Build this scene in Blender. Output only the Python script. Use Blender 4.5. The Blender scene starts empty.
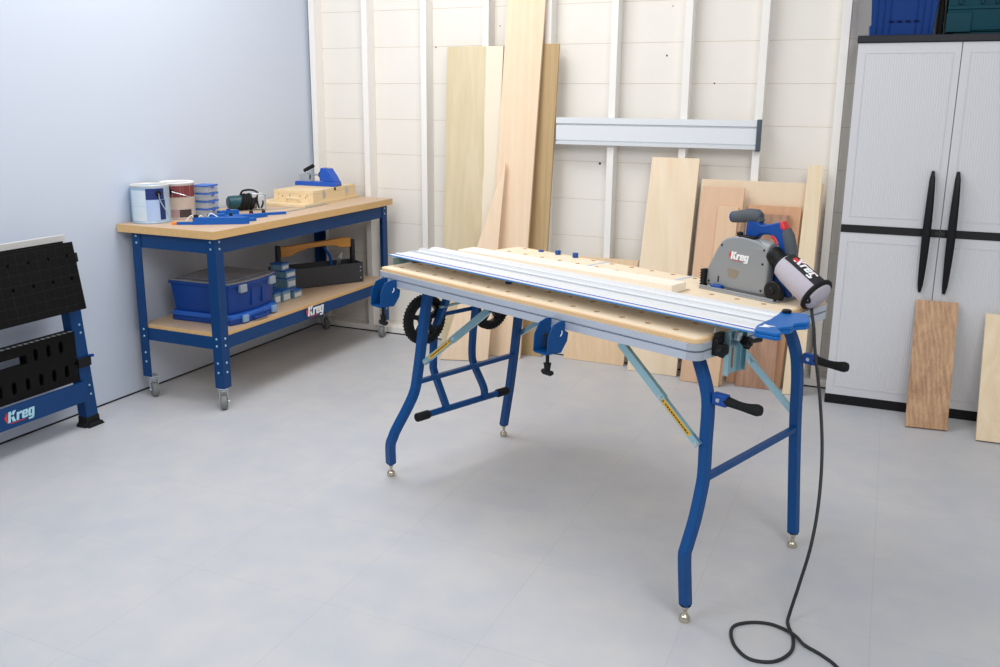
import bpy, bmesh, math, random
from mathutils import Vector, Matrix
random.seed(7)
scene = bpy.context.scene
COL = scene.collection
PI = math.pi

# ------------------------------------------------------------------ materials
def lin(c):
    return tuple(((v/255)/12.92 if v/255 <= .04045 else (((v/255)+.055)/1.055)**2.4) for v in c) + (1.0,)

MATS = {}
def mat(name, rgb, rough=.5, metal=0.0, noise=0.0, nscale=30, spec=.5, trans=0.0, bump=0.0, alpha=1.0, coat=0.0):
    if name in MATS: return MATS[name]
    m = bpy.data.materials.new(name); m.use_nodes = True
    nt = m.node_tree; b = nt.nodes['Principled BSDF']
    c = lin(rgb)
    b.inputs['Base Color'].default_value = c
    b.inputs['Roughness'].default_value = rough
    b.inputs['Metallic'].default_value = metal
    b.inputs['Specular IOR Level'].default_value = spec
    b.inputs['Transmission Weight'].default_value = trans
    b.inputs['Coat Weight'].default_value = coat
    b.inputs['Alpha'].default_value = alpha
    if noise or bump:
        tc = nt.nodes.new('ShaderNodeTexCoord'); n = nt.nodes.new('ShaderNodeTexNoise')
        n.inputs['Scale'].default_value = nscale; n.inputs['Detail'].default_value = 4
        nt.links.new(tc.outputs['Object'], n.inputs['Vector'])
        if noise:
            r = nt.nodes.new('ShaderNodeMixRGB'); r.inputs[1].default_value = tuple(v*(1-noise) for v in c[:3])+(1,)
            r.inputs[2].default_value = tuple(min(1, v*(1+noise)) for v in c[:3])+(1,)
            nt.links.new(n.outputs['Fac'], r.inputs[0]); nt.links.new(r.outputs[0], b.inputs['Base Color'])
        if bump:
            bp = nt.nodes.new('ShaderNodeBump'); bp.inputs['Strength'].default_value = bump; bp.inputs['Distance'].default_value = .002
            nt.links.new(n.outputs['Fac'], bp.inputs['Height']); nt.links.new(bp.outputs[0], b.inputs['Normal'])
    MATS[name] = m
    return m

def wood(name, light, dark, axis='Z', scale=18, stretch=.07, rough=.55, contrast=1.0, dist=1.5, streak=None, offset=(0,0,0), cathedral=0.0, wave=.14):
    """procedural wood: grain runs along the given object axis"""
    if name in MATS: return MATS[name]
    m = bpy.data.materials.new(name); m.use_nodes = True
    nt = m.node_tree; b = nt.nodes['Principled BSDF']; L = nt.links.new
    tc = nt.nodes.new('ShaderNodeTexCoord'); mp = nt.nodes.new('ShaderNodeMapping')
    s = [1, 1, 1]; s['XYZ'.index(axis)] = stretch
    mp.inputs['Scale'].default_value = s; mp.inputs['Location'].default_value = offset
    L(tc.outputs['Object'], mp.inputs['Vector'])
    n1 = nt.nodes.new('ShaderNodeTexNoise'); n1.inputs['Scale'].default_value = scale; n1.inputs['Detail'].default_value = 6
    n1.inputs['Distortion'].default_value = dist; n1.inputs['Roughness'].default_value = .6
    L(mp.outputs[0], n1.inputs['Vector'])
    n2 = nt.nodes.new('ShaderNodeTexNoise'); n2.inputs['Scale'].default_value = scale*9; n2.inputs['Detail'].default_value = 3
    L(mp.outputs[0], n2.inputs['Vector'])
    w = nt.nodes.new('ShaderNodeTexWave'); w.wave_type = 'RINGS' if cathedral else 'BANDS'
    if cathedral:
        w.rings_direction = 'SPHERICAL'
    else: w.bands_direction = 'X' if axis != 'X' else 'Y'
    w.inputs['Scale'].default_value = scale*(.5 if not cathedral else cathedral); w.inputs['Distortion'].default_value = 7
    w.inputs['Detail'].default_value = 3; w.inputs['Detail Scale'].default_value = 1.2
    L(mp.outputs[0], w.inputs['Vector'])
    mx = nt.nodes.new('ShaderNodeMixRGB'); mx.inputs[0].default_value = wave
    L(n1.outputs['Fac'], mx.inputs[1]); L(w.outputs['Fac'], mx.inputs[2])
    mx2 = nt.nodes.new('ShaderNodeMixRGB'); mx2.inputs[0].default_value = .25
    L(mx.outputs[0], mx2.inputs[1]); L(n2.outputs['Fac'], mx2.inputs[2])
    cr = nt.nodes.new('ShaderNodeValToRGB')
    cr.color_ramp.elements[0].position = .5-.22/contrast; cr.color_ramp.elements[0].color = lin(dark)
    cr.color_ramp.elements[1].position = .5+.16/contrast; cr.color_ramp.elements[1].color = lin(light)
    L(mx2.outputs[0], cr.inputs[0])
    out = cr.outputs[0]
    if streak:  # (axis index, position, soft, colour): sapwood side of the board
        sp = nt.nodes.new('ShaderNodeSeparateXYZ'); L(tc.outputs['Object'], sp.inputs[0])
        ad = nt.nodes.new('ShaderNodeMath'); ad.operation = 'MULTIPLY_ADD'; ad.inputs[1].default_value = .04
        L(n1.outputs['Fac'], ad.inputs[0]); L(sp.outputs[streak[0]], ad.inputs[2])
        mr = nt.nodes.new('ShaderNodeMapRange'); mr.inputs['From Min'].default_value = streak[1]; mr.inputs['From Max'].default_value = streak[1]+streak[2]
        L(ad.outputs[0], mr.inputs[0])
        m3 = nt.nodes.new('ShaderNodeMixRGB'); m3.inputs[2].default_value = lin(streak[3])
        L(mr.outputs[0], m3.inputs[0]); L(out, m3.inputs[1]); out = m3.outputs[0]
    L(out, b.inputs['Base Color'])
    b.inputs['Roughness'].default_value = rough
    MATS[name] = m
    return m

BLUE = mat('blue powder coat', (2, 72, 134), .42, noise=.06, nscale=8, spec=.3)
BLUE_D = mat('blue bench steel', (4, 60, 114), .47, noise=.06, nscale=8, spec=.3)
BLUE_P = mat('blue plastic', (10, 70, 150), .45, spec=.35)
BLUE_BOX = mat('blue moulded plastic', (17, 62, 138), .45, spec=.35)
BLUE_T = mat('blue tool plastic', (10, 88, 176), .42, spec=.35)
CYAN_B = mat('bright blue plastic', (2, 96, 174), .38, spec=.35)
ALU = mat('anodised aluminium', (196, 204, 216), .38, .35, noise=.03)
ALU_W = mat('satin silver aluminium', (226, 231, 238), .35, .15)
ALU_DK = mat('shadow slot', (58, 60, 66), .6)
STEEL = mat('zinc plated steel', (160, 198, 208), .28, .75, noise=.08, nscale=12)
STEEL_L = mat('galvanised steel', (198, 205, 210), .3, .8, noise=.08, nscale=20)
NICKEL = mat('satin nickel', (205, 196, 178), .22, .9)
BLACK = mat('black plastic', (15, 16, 19), .5, spec=.3)
BLACK_R = mat('black rubber', (22, 23, 25), .75, bump=.3, nscale=300, spec=.3)
BLACK_H = mat('black structural plastic', (14, 14, 15), .6, noise=.3, nscale=9, spec=.15)
GREY_W = mat('grey rubber tyre', (122, 124, 124), .6)
SAWG = mat('grey cast housing', (144, 148, 151), .38, .12, noise=.03, nscale=6)
GRIP = mat('dark grey rubber grip', (78, 84, 92), .75, bump=.3, nscale=400)
BAG = mat('grey bag cloth', (184, 179, 190), .85, noise=.05, nscale=60, bump=.3)
RED = mat('red plastic', (215, 48, 48), .4)
WHITE = mat('white print', (240, 242, 245), .5)
LIGHTB = mat('pale blue print', (175, 222, 238), .5)
YEL = mat('yellow sticker', (222, 172, 40), .5)
CREAM = mat('cream painted planks', (234, 229, 221), .6, noise=.03, nscale=5)
STUDM = mat('white painted lumber', (240, 237, 232), .55, noise=.025, nscale=6)
CABW = mat('light grey resin', (213, 214, 218), .5)
CHAR = mat('charcoal resin', (38, 39, 46), .5, spec=.3)
TOTE = mat('dark grey plastic tote', (56, 57, 63), .6)
TEALT = mat('teal moulded plastic', (0, 62, 76), .55, noise=.08, nscale=7, spec=.2)
TEALG = mat('teal power tool body', (12, 74, 84), .42)
CLEAR = mat('clear plastic', (225, 230, 235), .12, alpha=.35)
SMOKE = mat('smoky translucent lid', (118, 120, 128), .22, noise=.35, nscale=14)

TABLE_TOP = wood('pale mdf table top', (240, 222, 196), (233, 212, 182), 'X', 10, .25, .5, .8, .6)
MDFE = wood('mdf edge', (228, 194, 150), (218, 182, 136), 'X', 30, .2, .6)
BTOP = wood('bench butcher block', (222, 184, 128), (212, 170, 112), 'Y', 16, .1, .5, .8)
BTOPF = wood('bench top face', (206, 180, 152), (196, 166, 138), 'Y', 14, .1, .5, .8)
PLY = wood('birch plywood', (234, 212, 172), (226, 200, 156), 'Y', 10, .2, .6, .8)
PINE = wood('white pine workpiece', (246, 238, 224), (241, 228, 208), 'X', 12, .06, .6, .8)

# ------------------------------------------------------------------ mesh helpers
class MB:
    def __init__(s): s.bm = bmesh.new(); s.mi = 0; s.mats = []
    def use(s, m):
        if m not in s.mats: s.mats.append(m)
        s.mi = s.mats.index(m); return s
    def _add(s, vs, fs, M=None):
        if not s.mats: s.mats = [None]
        bv = [s.bm.verts.new((M @ Vector(v)) if M else v) for v in vs]
        out = []
        for f in fs:
            try:
                fc = s.bm.faces.new([bv[i] for i in f]); fc.material_index = s.mi; fc.smooth = True; out.append(fc)
            except ValueError: pass
        return bv
    def box(s, lo, hi, M=None):
        x0, y0, z0 = lo; x1, y1, z1 = hi
        v = [(x0,y0,z0),(x1,y0,z0),(x1,y1,z0),(x0,y1,z0),(x0,y0,z1),(x1,y0,z1),(x1,y1,z1),(x0,y1,z1)]
        s._add(v, [(3,2,1,0),(4,5,6,7),(0,1,5,4),(1,2,6,5),(2,3,7,6),(3,0,4,7)], M); return s
    def hexa(s, v8): # bottom 4 ccw seen from above, top 4
        s._add(v8, [(3,2,1,0),(4,5,6,7),(0,1,5,4),(1,2,6,5),(2,3,7,6),(3,0,4,7)]); return s
    def prism(s, pts, a, b, axis='z', M=None):
        """2D outline extruded along an axis. axis x: pts=(y,z); y: pts=(x,z); z: pts=(x,y)"""
        def P(p, h):
            return {'x': (h, p[0], p[1]), 'y': (p[0], h, p[1]), 'z': (p[0], p[1], h)}[axis]
        n = len(pts)
        v = [P(p, a) for p in pts]+[P(p, b) for p in pts]
        f = [tuple(reversed(range(n))), tuple(range(n, 2*n))]+[(i, (i+1) % n, (i+1) % n+n, i+n) for i in range(n)]
        s._add(v, f, M); return s
    def cyl(s, p, q, r, r2=None, n=20, caps=True):
        p, q = Vector(p), Vector(q); r2 = r if r2 is None else r2
        d = (q-p).normalized(); a = d.orthogonal().normalized(); b = d.cross(a)
        v = []
        for c, rr in ((p, r), (q, r2)):
            for i in range(n):
                t = 2*PI*i/n; v.append(c+a*math.cos(t)*rr+b*math.sin(t)*rr)
        f = [(i, (i+1) % n, (i+1) % n+n, i+n) for i in range(n)]
        if caps: f += [tuple(reversed(range(n))), tuple(range(n, 2*n))]
        s._add(v, f); return s
    def lathe(s, prof, base=(0,0,0), axis=(0,0,1), n=28, closed=False):
        base = Vector(base); d = Vector(axis).normalized(); a = d.orthogonal().normalized(); b = d.cross(a)
        v = []; k = len(prof)
        for r, h in prof:
            for i in range(n):
                t = 2*PI*i/n; v.append(base+d*h+a*math.cos(t)*r+b*math.sin(t)*r)
        f = []
        for j in range(k-1 if not closed else k):
            j2 = (j+1) % k
            for i in range(n): f.append((j*n+i, j*n+(i+1) % n, j2*n+(i+1) % n, j2*n+i))
        if not closed: f += [tuple(reversed(range(n))), tuple(range((k-1)*n, k*n))]
        s._add(v, f); return s
    def tube(s, pts, r, n=10, sq=None, up=None, caps=True, radii=None):
        """round tube, or rectangular when sq=(w,h)"""
        pts = [Vector(p) for p in pts]; k = len(pts); v = []
        prev = None
        for i, p in enumerate(pts):
            d = (pts[min(i+1, k-1)]-pts[max(i-1, 0)]).normalized()
            if up is not None:
                a = Vector(up).cross(d).normalized()
            else:
                a = d.orthogonal().normalized() if prev is None else (prev-d*prev.dot(d)).normalized()
            prev = a; b = d.cross(a)
            if sq:
                w, h = sq[0]/2, sq[1]/2
                c = .18*min(w, h)
                for x, y in ((w-c,-h),(w,-h+c),(w,h-c),(w-c,h),(-w+c,h),(-w,h-c),(-w,-h+c),(-w+c,-h)): v.append(p+a*x+b*y)
            else:
                rr = radii[i] if radii else r
                for j in range(n):
                    t = 2*PI*j/n; v.append(p+a*math.cos(t)*rr+b*math.sin(t)*rr)
        m = 8 if sq else n; f = []
        for i in range(k-1):
            for j in range(m): f.append((i*m+j, i*m+(j+1) % m, (i+1)*m+(j+1) % m, (i+1)*m+j))
        if caps: f += [tuple(reversed(range(m))), tuple(range((k-1)*m, k*m))]
        s._add(v, f); return s
    def build(s, name, material=None, parent=None, bevel=0.0, loc=(0,0,0), rotz=0.0, seg=2, origin=None):
        bmesh.ops.recalc_face_normals(s.bm, faces=s.bm.faces)
        for e in s.bm.edges:
            if len(e.link_faces) == 2 and e.calc_face_angle(0) > math.radians(32): e.smooth = False
        if origin is not None:
            bmesh.ops.translate(s.bm, verts=s.bm.verts, vec=-Vector(origin)); loc = origin
        me = bpy.data.meshes.new(name); s.bm.to_mesh(me); s.bm.free()
        if material is not None: me.materials.append(material)
        else:
            for m in s.mats: me.materials.append(m)
        o = bpy.data.objects.new(name, me); COL.objects.link(o)
        o.location = loc; o.rotation_euler = (0, 0, rotz)
        if parent: o.parent = parent
        if bevel:
            b = o.modifiers.new('bevel', 'BEVEL'); b.width = bevel; b.segments = seg; b.limit_method = 'ANGLE'; b.angle_limit = math.radians(40)
            b.harden_normals = False
        return o

def tag(o, label=None, cat=None, group=None, kind=None):
    if label: o['label'] = label
    if cat: o['category'] = cat
    if group: o['group'] = group
    if kind: o['kind'] = kind
    return o
def empty(name, loc, rz=0, label=None, cat=None, group=None, rot=None):
    o = bpy.data.objects.new(name, None); COL.objects.link(o)
    o.location = loc; o.rotation_euler = rot if rot else (0, 0, rz); o.empty_display_size = .05
    return tag(o, label, cat, group)
def struct(o): o['kind'] = 'structure'; return o
def smooth(pts, n=8):
    """Catmull-Rom through points"""
    P = [Vector(p) for p in pts]; P = [P[0]*2-P[1]]+P+[P[-1]*2-P[-2]]; out = []
    for i in range(1, len(P)-2):
        for k in range(n):
            t = k/n; a, b, c, d = P[i-1:i+3]
            out.append(.5*((2*b)+(c-a)*t+(2*a-5*b+4*c-d)*t*t+(3*b-a-3*c+d)*t**3))
    out.append(P[-2]); return out
def rrect(x0, y0, x1, y1, r, n=5):
    o = []
    for cx, cy, a in ((x1-r, y0+r, -PI/2), (x1-r, y1-r, 0), (x0+r, y1-r, PI/2), (x0+r, y0+r, PI)):
        for i in range(n+1):
            t = a+PI/2*i/n; o.append((cx+r*math.cos(t), cy+r*math.sin(t)))
    return o
def plate_with_holes(mb, x0, y0, x1, y1, z0, z1, holes, r, cell=.05, n=12, wall=None):
    """flat plate with round through holes sitting at cell centres; regular grid of quads"""
    bm = mb.bm
    xs = sorted({x0, x1} | {round(h[0]+d, 5) for h in holes for d in (-cell, cell)})
    ys = sorted({y0, y1} | {round(h[1]+d, 5) for h in holes for d in (-cell, cell)})
    xs = [x for x in xs if x0-1e-6 <= x <= x1+1e-6]; ys = [y for y in ys if y0-1e-6 <= y <= y1+1e-6]
    for zz, flip in ((z1, False), (z0, True)):
        for i in range(len(xs)-1):
            for j in range(len(ys)-1):
                a, b, c, d = xs[i], xs[i+1], ys[j], ys[j+1]
                h = [q for q in holes if a < q[0] < b and c < q[1] < d]
                if not h:
                    mb._add([(a,c,zz),(b,c,zz),(b,d,zz),(a,d,zz)], [(0,1,2,3)])
                else:
                    cx, cy = h[0][:2]
                    outer = []; inner = []
                    for k in range(n):
                        t = PI/4+2*PI*k/n; ct, st = math.cos(t), math.sin(t)
                        inner.append((cx+r*ct, cy+r*st, zz))
                        sx = ((b-cx) if ct > 0 else (cx-a))/max(abs(ct), 1e-9); sy = ((d-cy) if st > 0 else (cy-c))/max(abs(st), 1e-9)
                        q = min(sx, sy); outer.append((cx+q*ct, cy+q*st, zz))
                    # make sure the corners are hit
                    mb._add(outer+inner, [(k, (k+1) % n, (k+1) % n+n, k+n) for k in range(n)])
    keep = mb.mi
    if wall: mb.use(wall)
    for cx, cy in [q[:2] for q in holes]:
        ring = [(cx+r*math.cos(PI/4+2*PI*k/n), cy+r*math.sin(PI/4+2*PI*k/n)) for k in range(n)]
        mb._add([(x, y, z0) for x, y in ring]+[(x, y, z1) for x, y in ring], [(k, (k+1) % n, (k+1) % n+n, k+n) for k in range(n)])
    mb.mi = keep
    for a, b in (((x0,y0),(x1,y0)), ((x1,y0),(x1,y1)), ((x1,y1),(x0,y1)), ((x0,y1),(x0,y0))):
        mb._add([(*a,z0),(*b,z0),(*b,z1),(*a,z1)], [(0,1,2,3)])
    bmesh.ops.remove_doubles(bm, verts=bm.verts, dist=1e-5)

def text_mesh(name, s, size, M, material, parent, bold=.02, shear=.12, depth=.0008, spacing=.92):
    cu = bpy.data.curves.new(name, 'FONT'); cu.body = s; cu.size = size; cu.offset = bold*size; cu.shear = shear
    cu.extrude = depth; cu.space_character = spacing; cu.align_x = 'CENTER'; cu.align_y = 'CENTER'
    t = bpy.data.objects.new(name, cu); COL.objects.link(t)
    bpy.context.view_layer.update()
    me = bpy.data.meshes.new_from_object(t.evaluated_get(bpy.context.evaluated_depsgraph_get()))
    bpy.data.objects.remove(t)
    me.transform(M); me.materials.clear(); me.materials.append(material)
    o = bpy.data.objects.new(name, me); COL.objects.link(o)
    if parent: o.parent = parent
    return o
def frame(origin, ex, ey):
    ex = Vector(ex).normalized(); ey = Vector(ey).normalized(); ez = ex.cross(ey)
    M = Matrix.Identity(4)
    for i, v in enumerate((ex, ey, ez)):
        for k in range(3): M[k][i] = v[k]
    for k in range(3): M[k][3] = origin[k]
    return M
GLYPHS = [
  (0.0, [[(0,0),(.27,0),(.27,1),(0,1)], [(.26,.48),(.42,.44),(.78,1),(.48,1),(.26,.66)], [(.26,.58),(.48,0),(.80,0),(.46,.66),(.30,.70)]]),
  (.86, [[(0,0),(.25,0),(.25,.74),(0,.74)], [(.24,.46),(.34,.53),(.52,.53),(.52,.76),(.38,.76),(.24,.64)]]),
  (1.42, [[(0,.10),(.08,0),(.23,0),(.23,.75),(.08,.75),(0,.65)], [(.22,0),(.52,0),(.60,.10),(.60,.24),(.38,.24),(.38,.17),(.22,.17)], [(.22,.58),(.38,.58),(.38,.44),(.60,.44),(.60,.65),(.52,.75),(.22,.75)], [(.22,.31),(.60,.31),(.60,.45),(.22,.45)]]),
  (2.08, [[(0,.10),(.08,0),(.23,0),(.23,.75),(.08,.75),(0,.65)], [(.22,0),(.40,0),(.40,.17),(.22,.17)], [(.22,.58),(.40,.58),(.40,.75),(.22,.75)], [(.38,-.16),(.62,-.16),(.62,.75),(.38,.75)], [(.04,-.28),(.54,-.28),(.62,-.16),(.62,-.12),(.04,-.12)]])]
def word_polys(h):
    """outlines of the four heavy slanted letters, centred"""
    out = []
    W_ = 2.70
    for x0, polys in GLYPHS:
        for p in polys: out.append([((x+x0-W_/2+.14*(y-.36))*h, (y-.36)*h) for x, y in p])
    return out
def brand(parent, origin, ex, ey, w, ink=None):
    """maker's word mark: heavy slanted letters with a small red flame on the left and a red underline"""
    ink = ink or WHITE
    h = w*.84/2.70
    M = frame(origin, ex, ey)
    mb = MB()
    for p in word_polys(h): mb.prism([(x+w*.03, y) for x, y in p], -.0008, .0008, 'z', M)
    mb.build('logo_lettering', ink, parent)
    mb = MB(); mb.prism([(-w*.47, -h*.12), (-w*.50, h*.18), (-w*.41, h*.62), (-w*.405, h*.2), (-w*.425, -h*.36)], -.0006, .0006, 'z', M)
    mb.build('logo_flame', RED, parent)
    mb = MB(); mb.prism([(-w*.34, -h*.50), (w*.14, -h*.50), (w*.15, -h*.44), (-w*.33, -h*.44)], -.0006, .0006, 'z', M)
    mb.build('logo_underline', RED, parent)

# ------------------------------------------------------------------ the room
# world: x right along the back wall, y into the wall (studs' face at y=0), z up; left wall x=0
def floor_mat():
    m = bpy.data.materials.new('grey vinyl floor tiles'); m.use_nodes = True; nt = m.node_tree; L = nt.links.new
    b = nt.nodes['Principled BSDF']
    tc = nt.nodes.new('ShaderNodeTexCoord'); sp = nt.nodes.new('ShaderNodeSeparateXYZ'); L(tc.outputs['Object'], sp.inputs[0])
    def line(out, off, pitch):
        a = nt.nodes.new('ShaderNodeMath'); a.operation = 'ADD'; a.inputs[1].default_value = -off+pitch*50+pitch/2; L(out, a.inputs[0])
        f = nt.nodes.new('ShaderNodeMath'); f.operation = 'MODULO'; f.inputs[1].default_value = pitch; L(a.outputs[0], f.inputs[0])
        d = nt.nodes.new('ShaderNodeMath'); d.operation = 'SUBTRACT'; d.inputs[1].default_value = pitch/2; L(f.outputs[0], d.inputs[0])
        e = nt.nodes.new('ShaderNodeMath'); e.operation = 'ABSOLUTE'; L(d.outputs[0], e.inputs[0])
        c = nt.nodes.new('ShaderNodeMath'); c.operation = 'LESS_THAN'; c.inputs[1].default_value = .0012; L(e.outputs[0], c.inputs[0])
        return c.outputs[0]
    lx = line(sp.outputs[0], 2.11, .5275); ly = line(sp.outputs[1], -2.962, .5175)
    mxl = nt.nodes.new('ShaderNodeMath'); mxl.operation = 'MAXIMUM'; L(lx, mxl.inputs[0]); L(ly, mxl.inputs[1])
    n = nt.nodes.new('ShaderNodeTexNoise'); n.inputs['Scale'].default_value = 2.6; n.inputs['Detail'].default_value = 6; n.inputs['Roughness'].default_value = .62
    L(tc.outputs['Object'], n.inputs['Vector'])
    n3 = nt.nodes.new('ShaderNodeTexNoise'); n3.inputs['Scale'].default_value = 9; n3.inputs['Detail'].default_value = 5
    L(tc.outputs['Object'], n3.inputs['Vector'])
    av = nt.nodes.new('ShaderNodeMixRGB'); av.inputs[0].default_value = .35; L(n.outputs['Fac'], av.inputs[1]); L(n3.outputs['Fac'], av.inputs[2])
    cr = nt.nodes.new('ShaderNodeValToRGB')
    cr.color_ramp.elements[0].position = .36; cr.color_ramp.elements[0].color = lin((188, 191, 199))
    cr.color_ramp.elements[1].position = .64; cr.color_ramp.elements[1].color = lin((200, 200, 202))
    L(av.outputs[0], cr.inputs[0])
    mx = nt.nodes.new('ShaderNodeMixRGB'); mx.inputs[2].default_value = lin((172, 173, 180)); L(cr.outputs[0], mx.inputs[1])
    k = nt.nodes.new('ShaderNodeMath'); k.operation = 'MULTIPLY'; k.inputs[1].default_value = .5; L(mxl.outputs[0], k.inputs[0]); L(k.outputs[0], mx.inputs[0])
    L(mx.outputs[0], b.inputs['Base Color']); b.inputs['Roughness'].default_value = .42; b.inputs['Specular IOR Level'].default_value = .35
    return m
mb = MB(); mb.box((-.1, -7, -.05), (6.5, .25, 0)); struct(mb.build('floor', floor_mat()))
mb = MB(); mb.box((-.12, -7, .008), (0, .25, 2.9)); struct(mb.build('wall_left', mat('pale blue painted wall', (204, 213, 228), .55, noise=.01, nscale=1.5)))
mb = MB(); mb.box((-.11, -7, 0), (-.0, .1, .0075)); mb.box((-.0, -7, 0), (.003, -.004, .006)); struct(mb.build('gap_shade_left', BLACK))  # black strip stands in for the shade in the gap under the left wall
# plank wall behind the studs
mb = MB(); P = .2273; z = .748-4*P
mb.use(CREAM)
k = 0
while z < 2.8:
    z0 = max(z+.0015, .0); mb.box((0, .09, z0), (6.5, .108, z+P-.001)); z += P
mb.use(mat('seam filler between planks', (205, 190, 170), .8)); mb.box((0, .0915, 0), (6.5, .1075, 2.9))
struct(mb.build('wall_back', bevel=.0))
STUDS = [.022, .425, .853, 1.28, 1.683, 2.085, 2.505, 2.912, 3.315, 3.72, 4.13, 4.54]
for i, x in enumerate(STUDS):
    mb = MB(); mb.box((x, 0, .045), (x+.041, .0895, 2.85)); struct(mb.build('trim_%d' % (i+1), STUDM, bevel=.002))
mb = MB(); mb.box((0.0, .0, .006), (6.5, .0895, .045)); struct(mb.build('trim_%d' % (len(STUDS)+1), STUDM, bevel=.002))
mb = MB(); mb.box((0.003, -.003, 0), (6.5, .085, .0058)); struct(mb.build('gap_shade_back', BLACK))  # no real board: black sliver paints in the dark gap beneath the bottom plate
# nails and knots in the planks
def knot(x, z, r, m, nm, lab):
    mb = MB(); mb.lathe([(r, 0), (r*.7, .0015)], (x, .09, z), (0, -1, 0), 10)
    return struct(mb.build(nm, m))
KN = mat('brown knot', (70, 45, 38), .7)
j = len(STUDS)+2
for x, z, r in ((2.392, 1.812, .0055), (2.668, 1.659, .005), (2.018, 1.193, .008), (.917, 1.879, .005), (2.413, 2.079, .0035), (1.357, 1.998, .004)):
    knot(x, z, r, KN, 'trim_%d' % j, ''); j += 1

# ------------------------------------------------------------------ boards leaning on the wall
def board(name, label, bl, br, tr, tl_, th, m, cat='board', group=None, apex=False, extra=None):
    """front-face corners (x,y,z); thickness goes to the back"""
    bl, br, tr, tl_ = map(Vector, (bl, br, tr, tl_))
    n = (br-bl).cross(tl_-bl).normalized()
    if n.y > 0: n = -n
    back = -n*th
    f = [bl, br, tr, tl_]
    lift = max(0, -(bl+back).z)
    o = Vector(((bl.x+br.x)/2, (bl.y+br.y)/2, 0)); up = Vector((0, 0, lift))
    v = [p-o+up for p in (bl, br, br+back, bl+back, tl_, tr, tr+back, tl_+back)]
    mb = MB()
    mb.hexa([v[0], v[1], v[2], v[3], v[4], v[5], v[6], v[7]])
    ob = mb.build(name, m, loc=o, bevel=.0012 if not apex else 0)
    return tag(ob, label, cat, group)
W_POP = wood('greenish poplar', (222, 207, 174), (207, 190, 152), 'Z', 14, .05, .6, 1.1, 1.0, streak=(0, .100, .006, (238, 226, 204)), cathedral=.35)
W_MAP = wood('pale pink maple', (243, 218, 188), (235, 205, 172), 'Z', 14, .05, .6, .9)
W_BRN = wood('brown poplar', (196, 168, 124), (178, 148, 104), 'Z', 20, .05, .6, 1.0)
W_TRI = wood('light maple offcut', (243, 218, 190), (236, 207, 174), 'Z', 16, .05, .6, .9, offset=(3, 1, 0))
W_ASH = wood('cream ash', (247, 228, 200), (238, 214, 180), 'Z', 12, .07, .6, 1.1, 1.0, offset=(1, 2, 4), cathedral=.5)
W_OAK = wood('pale oak', (240, 211, 174), (229, 197, 157), 'Z', 12, .2, .6, 1.0, 2.5, offset=(5, 2, 1), cathedral=.6)
W_CHE = wood('pinkish cherry', (230, 194, 162), (220, 180, 146), 'Z', 14, .06, .6, .9, offset=(2, 0, 7), wave=.06)
W_CHE2 = wood('light cherry', (233, 200, 166), (224, 188, 152), 'Z', 14, .06, .6, .9, offset=(9, 0, 3), wave=.06, streak=(0, -.030, -.004, (222, 168, 96)))
W_PLY = wood('pale plywood sheet', (240, 220, 192), (235, 211, 180), 'Z', 8, .05, .6, .7, offset=(4, 4, 4), wave=.05)
W_WAL = wood('brown walnut', (190, 150, 124), (140, 104, 84), 'Z', 11, .10, .5, 1.2, 1.6, offset=(1, 7, 2), cathedral=.9)
W_ORG = wood('orange cedar', (222, 176, 138), (208, 158, 120), 'Z', 16, .05, .6, .9, wave=.06)
W_PIN = wood('yellow pine plank', (243, 225, 194), (234, 211, 174), 'Z', 18, .04, .6, .9, offset=(8, 1, 1))
W_WAL2 = wood('golden walnut', (208, 168, 130), (160, 118, 86), 'Z', 22, .045, .5, 1.2, .8, offset=(6, 3, .4), cathedral=.7)
W_MAP2 = wood('white maple', (242, 222, 190), (230, 204, 166), 'Z', 10, .08, .5, 1.0, offset=(2, 9, 2))
G = 'boards leaning against the plank wall'
board('wood_board', 'wide greenish poplar board with a pale stripe, leftmost of the leaning boards', (1.058,-.135,0), (1.41,-.135,0), (1.43,-.024,1.873), (1.054,-.024,1.873), .02, W_POP, group=G)
board('wood_board', 'tallest pale pinkish board, running up out of the picture', (1.402,-.20,0), (1.632,-.195,0), (1.705,-.022,2.35), (1.466,-.024,2.35), .018, W_MAP, group=G)
board('wood_board', 'narrow brown board right behind the tallest pale board', (1.585,-.095,0), (1.735,-.095,0), (1.782,-.021,1.881), (1.632,-.021,1.881), .018, W_BRN, group=G)
board('wood_board', 'tapered offcut rising to a point in front of the tallest board', (1.195,-.42,0), (1.478,-.335,0), (1.506,-.150,1.19), (1.500,-.150,1.19), .026, W_TRI, group=G)
board('wood_board', 'low horizontal oak panel standing on the floor behind the table clamp', (1.869,-.062,0), (2.254,-.066,0), (2.308,-.024,.64), (1.925,-.024,.64), .018, W_OAK, group=G)
board('wood_board', 'cream board with cathedral grain leaning under the wall rail', (2.297,-.136,0), (2.592,-.142,0), (2.634,-.026,1.247), (2.364,-.026,1.247), .02, W_ASH, group=G)
board('wood_board', 'largest pale plywood sheet behind the saw, at the back of its stack', (2.60,-.052,0), (3.275,-.052,0), (3.30,-.022,1.135), (2.651,-.022,1.135), .018, W_PLY, group=G)
o = board('wood_board', 'pinkish cherry board left of the saw with squared top', (2.627,-.206,0), (2.862,-.206,0), (2.899,-.083,1.10), (2.669,-.083,1.10), .02, W_CHE, group=G)
board('wood_board', 'small peach coloured board with a yellow left edge in front of the cherry board', (2.735,-.236,0), (2.85,-.236,0), (2.878,-.122,1.0), (2.77,-.122,1.0), .018, W_CHE2, group=G)
o = board('wood_board', 'orange brown board behind the walnut piece and saw handle', (2.872,-.118,0), (3.17,-.118,0), (3.20,-.066,1.01), (2.922,-.066,1.01), .018, W_ORG, group=G)
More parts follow.
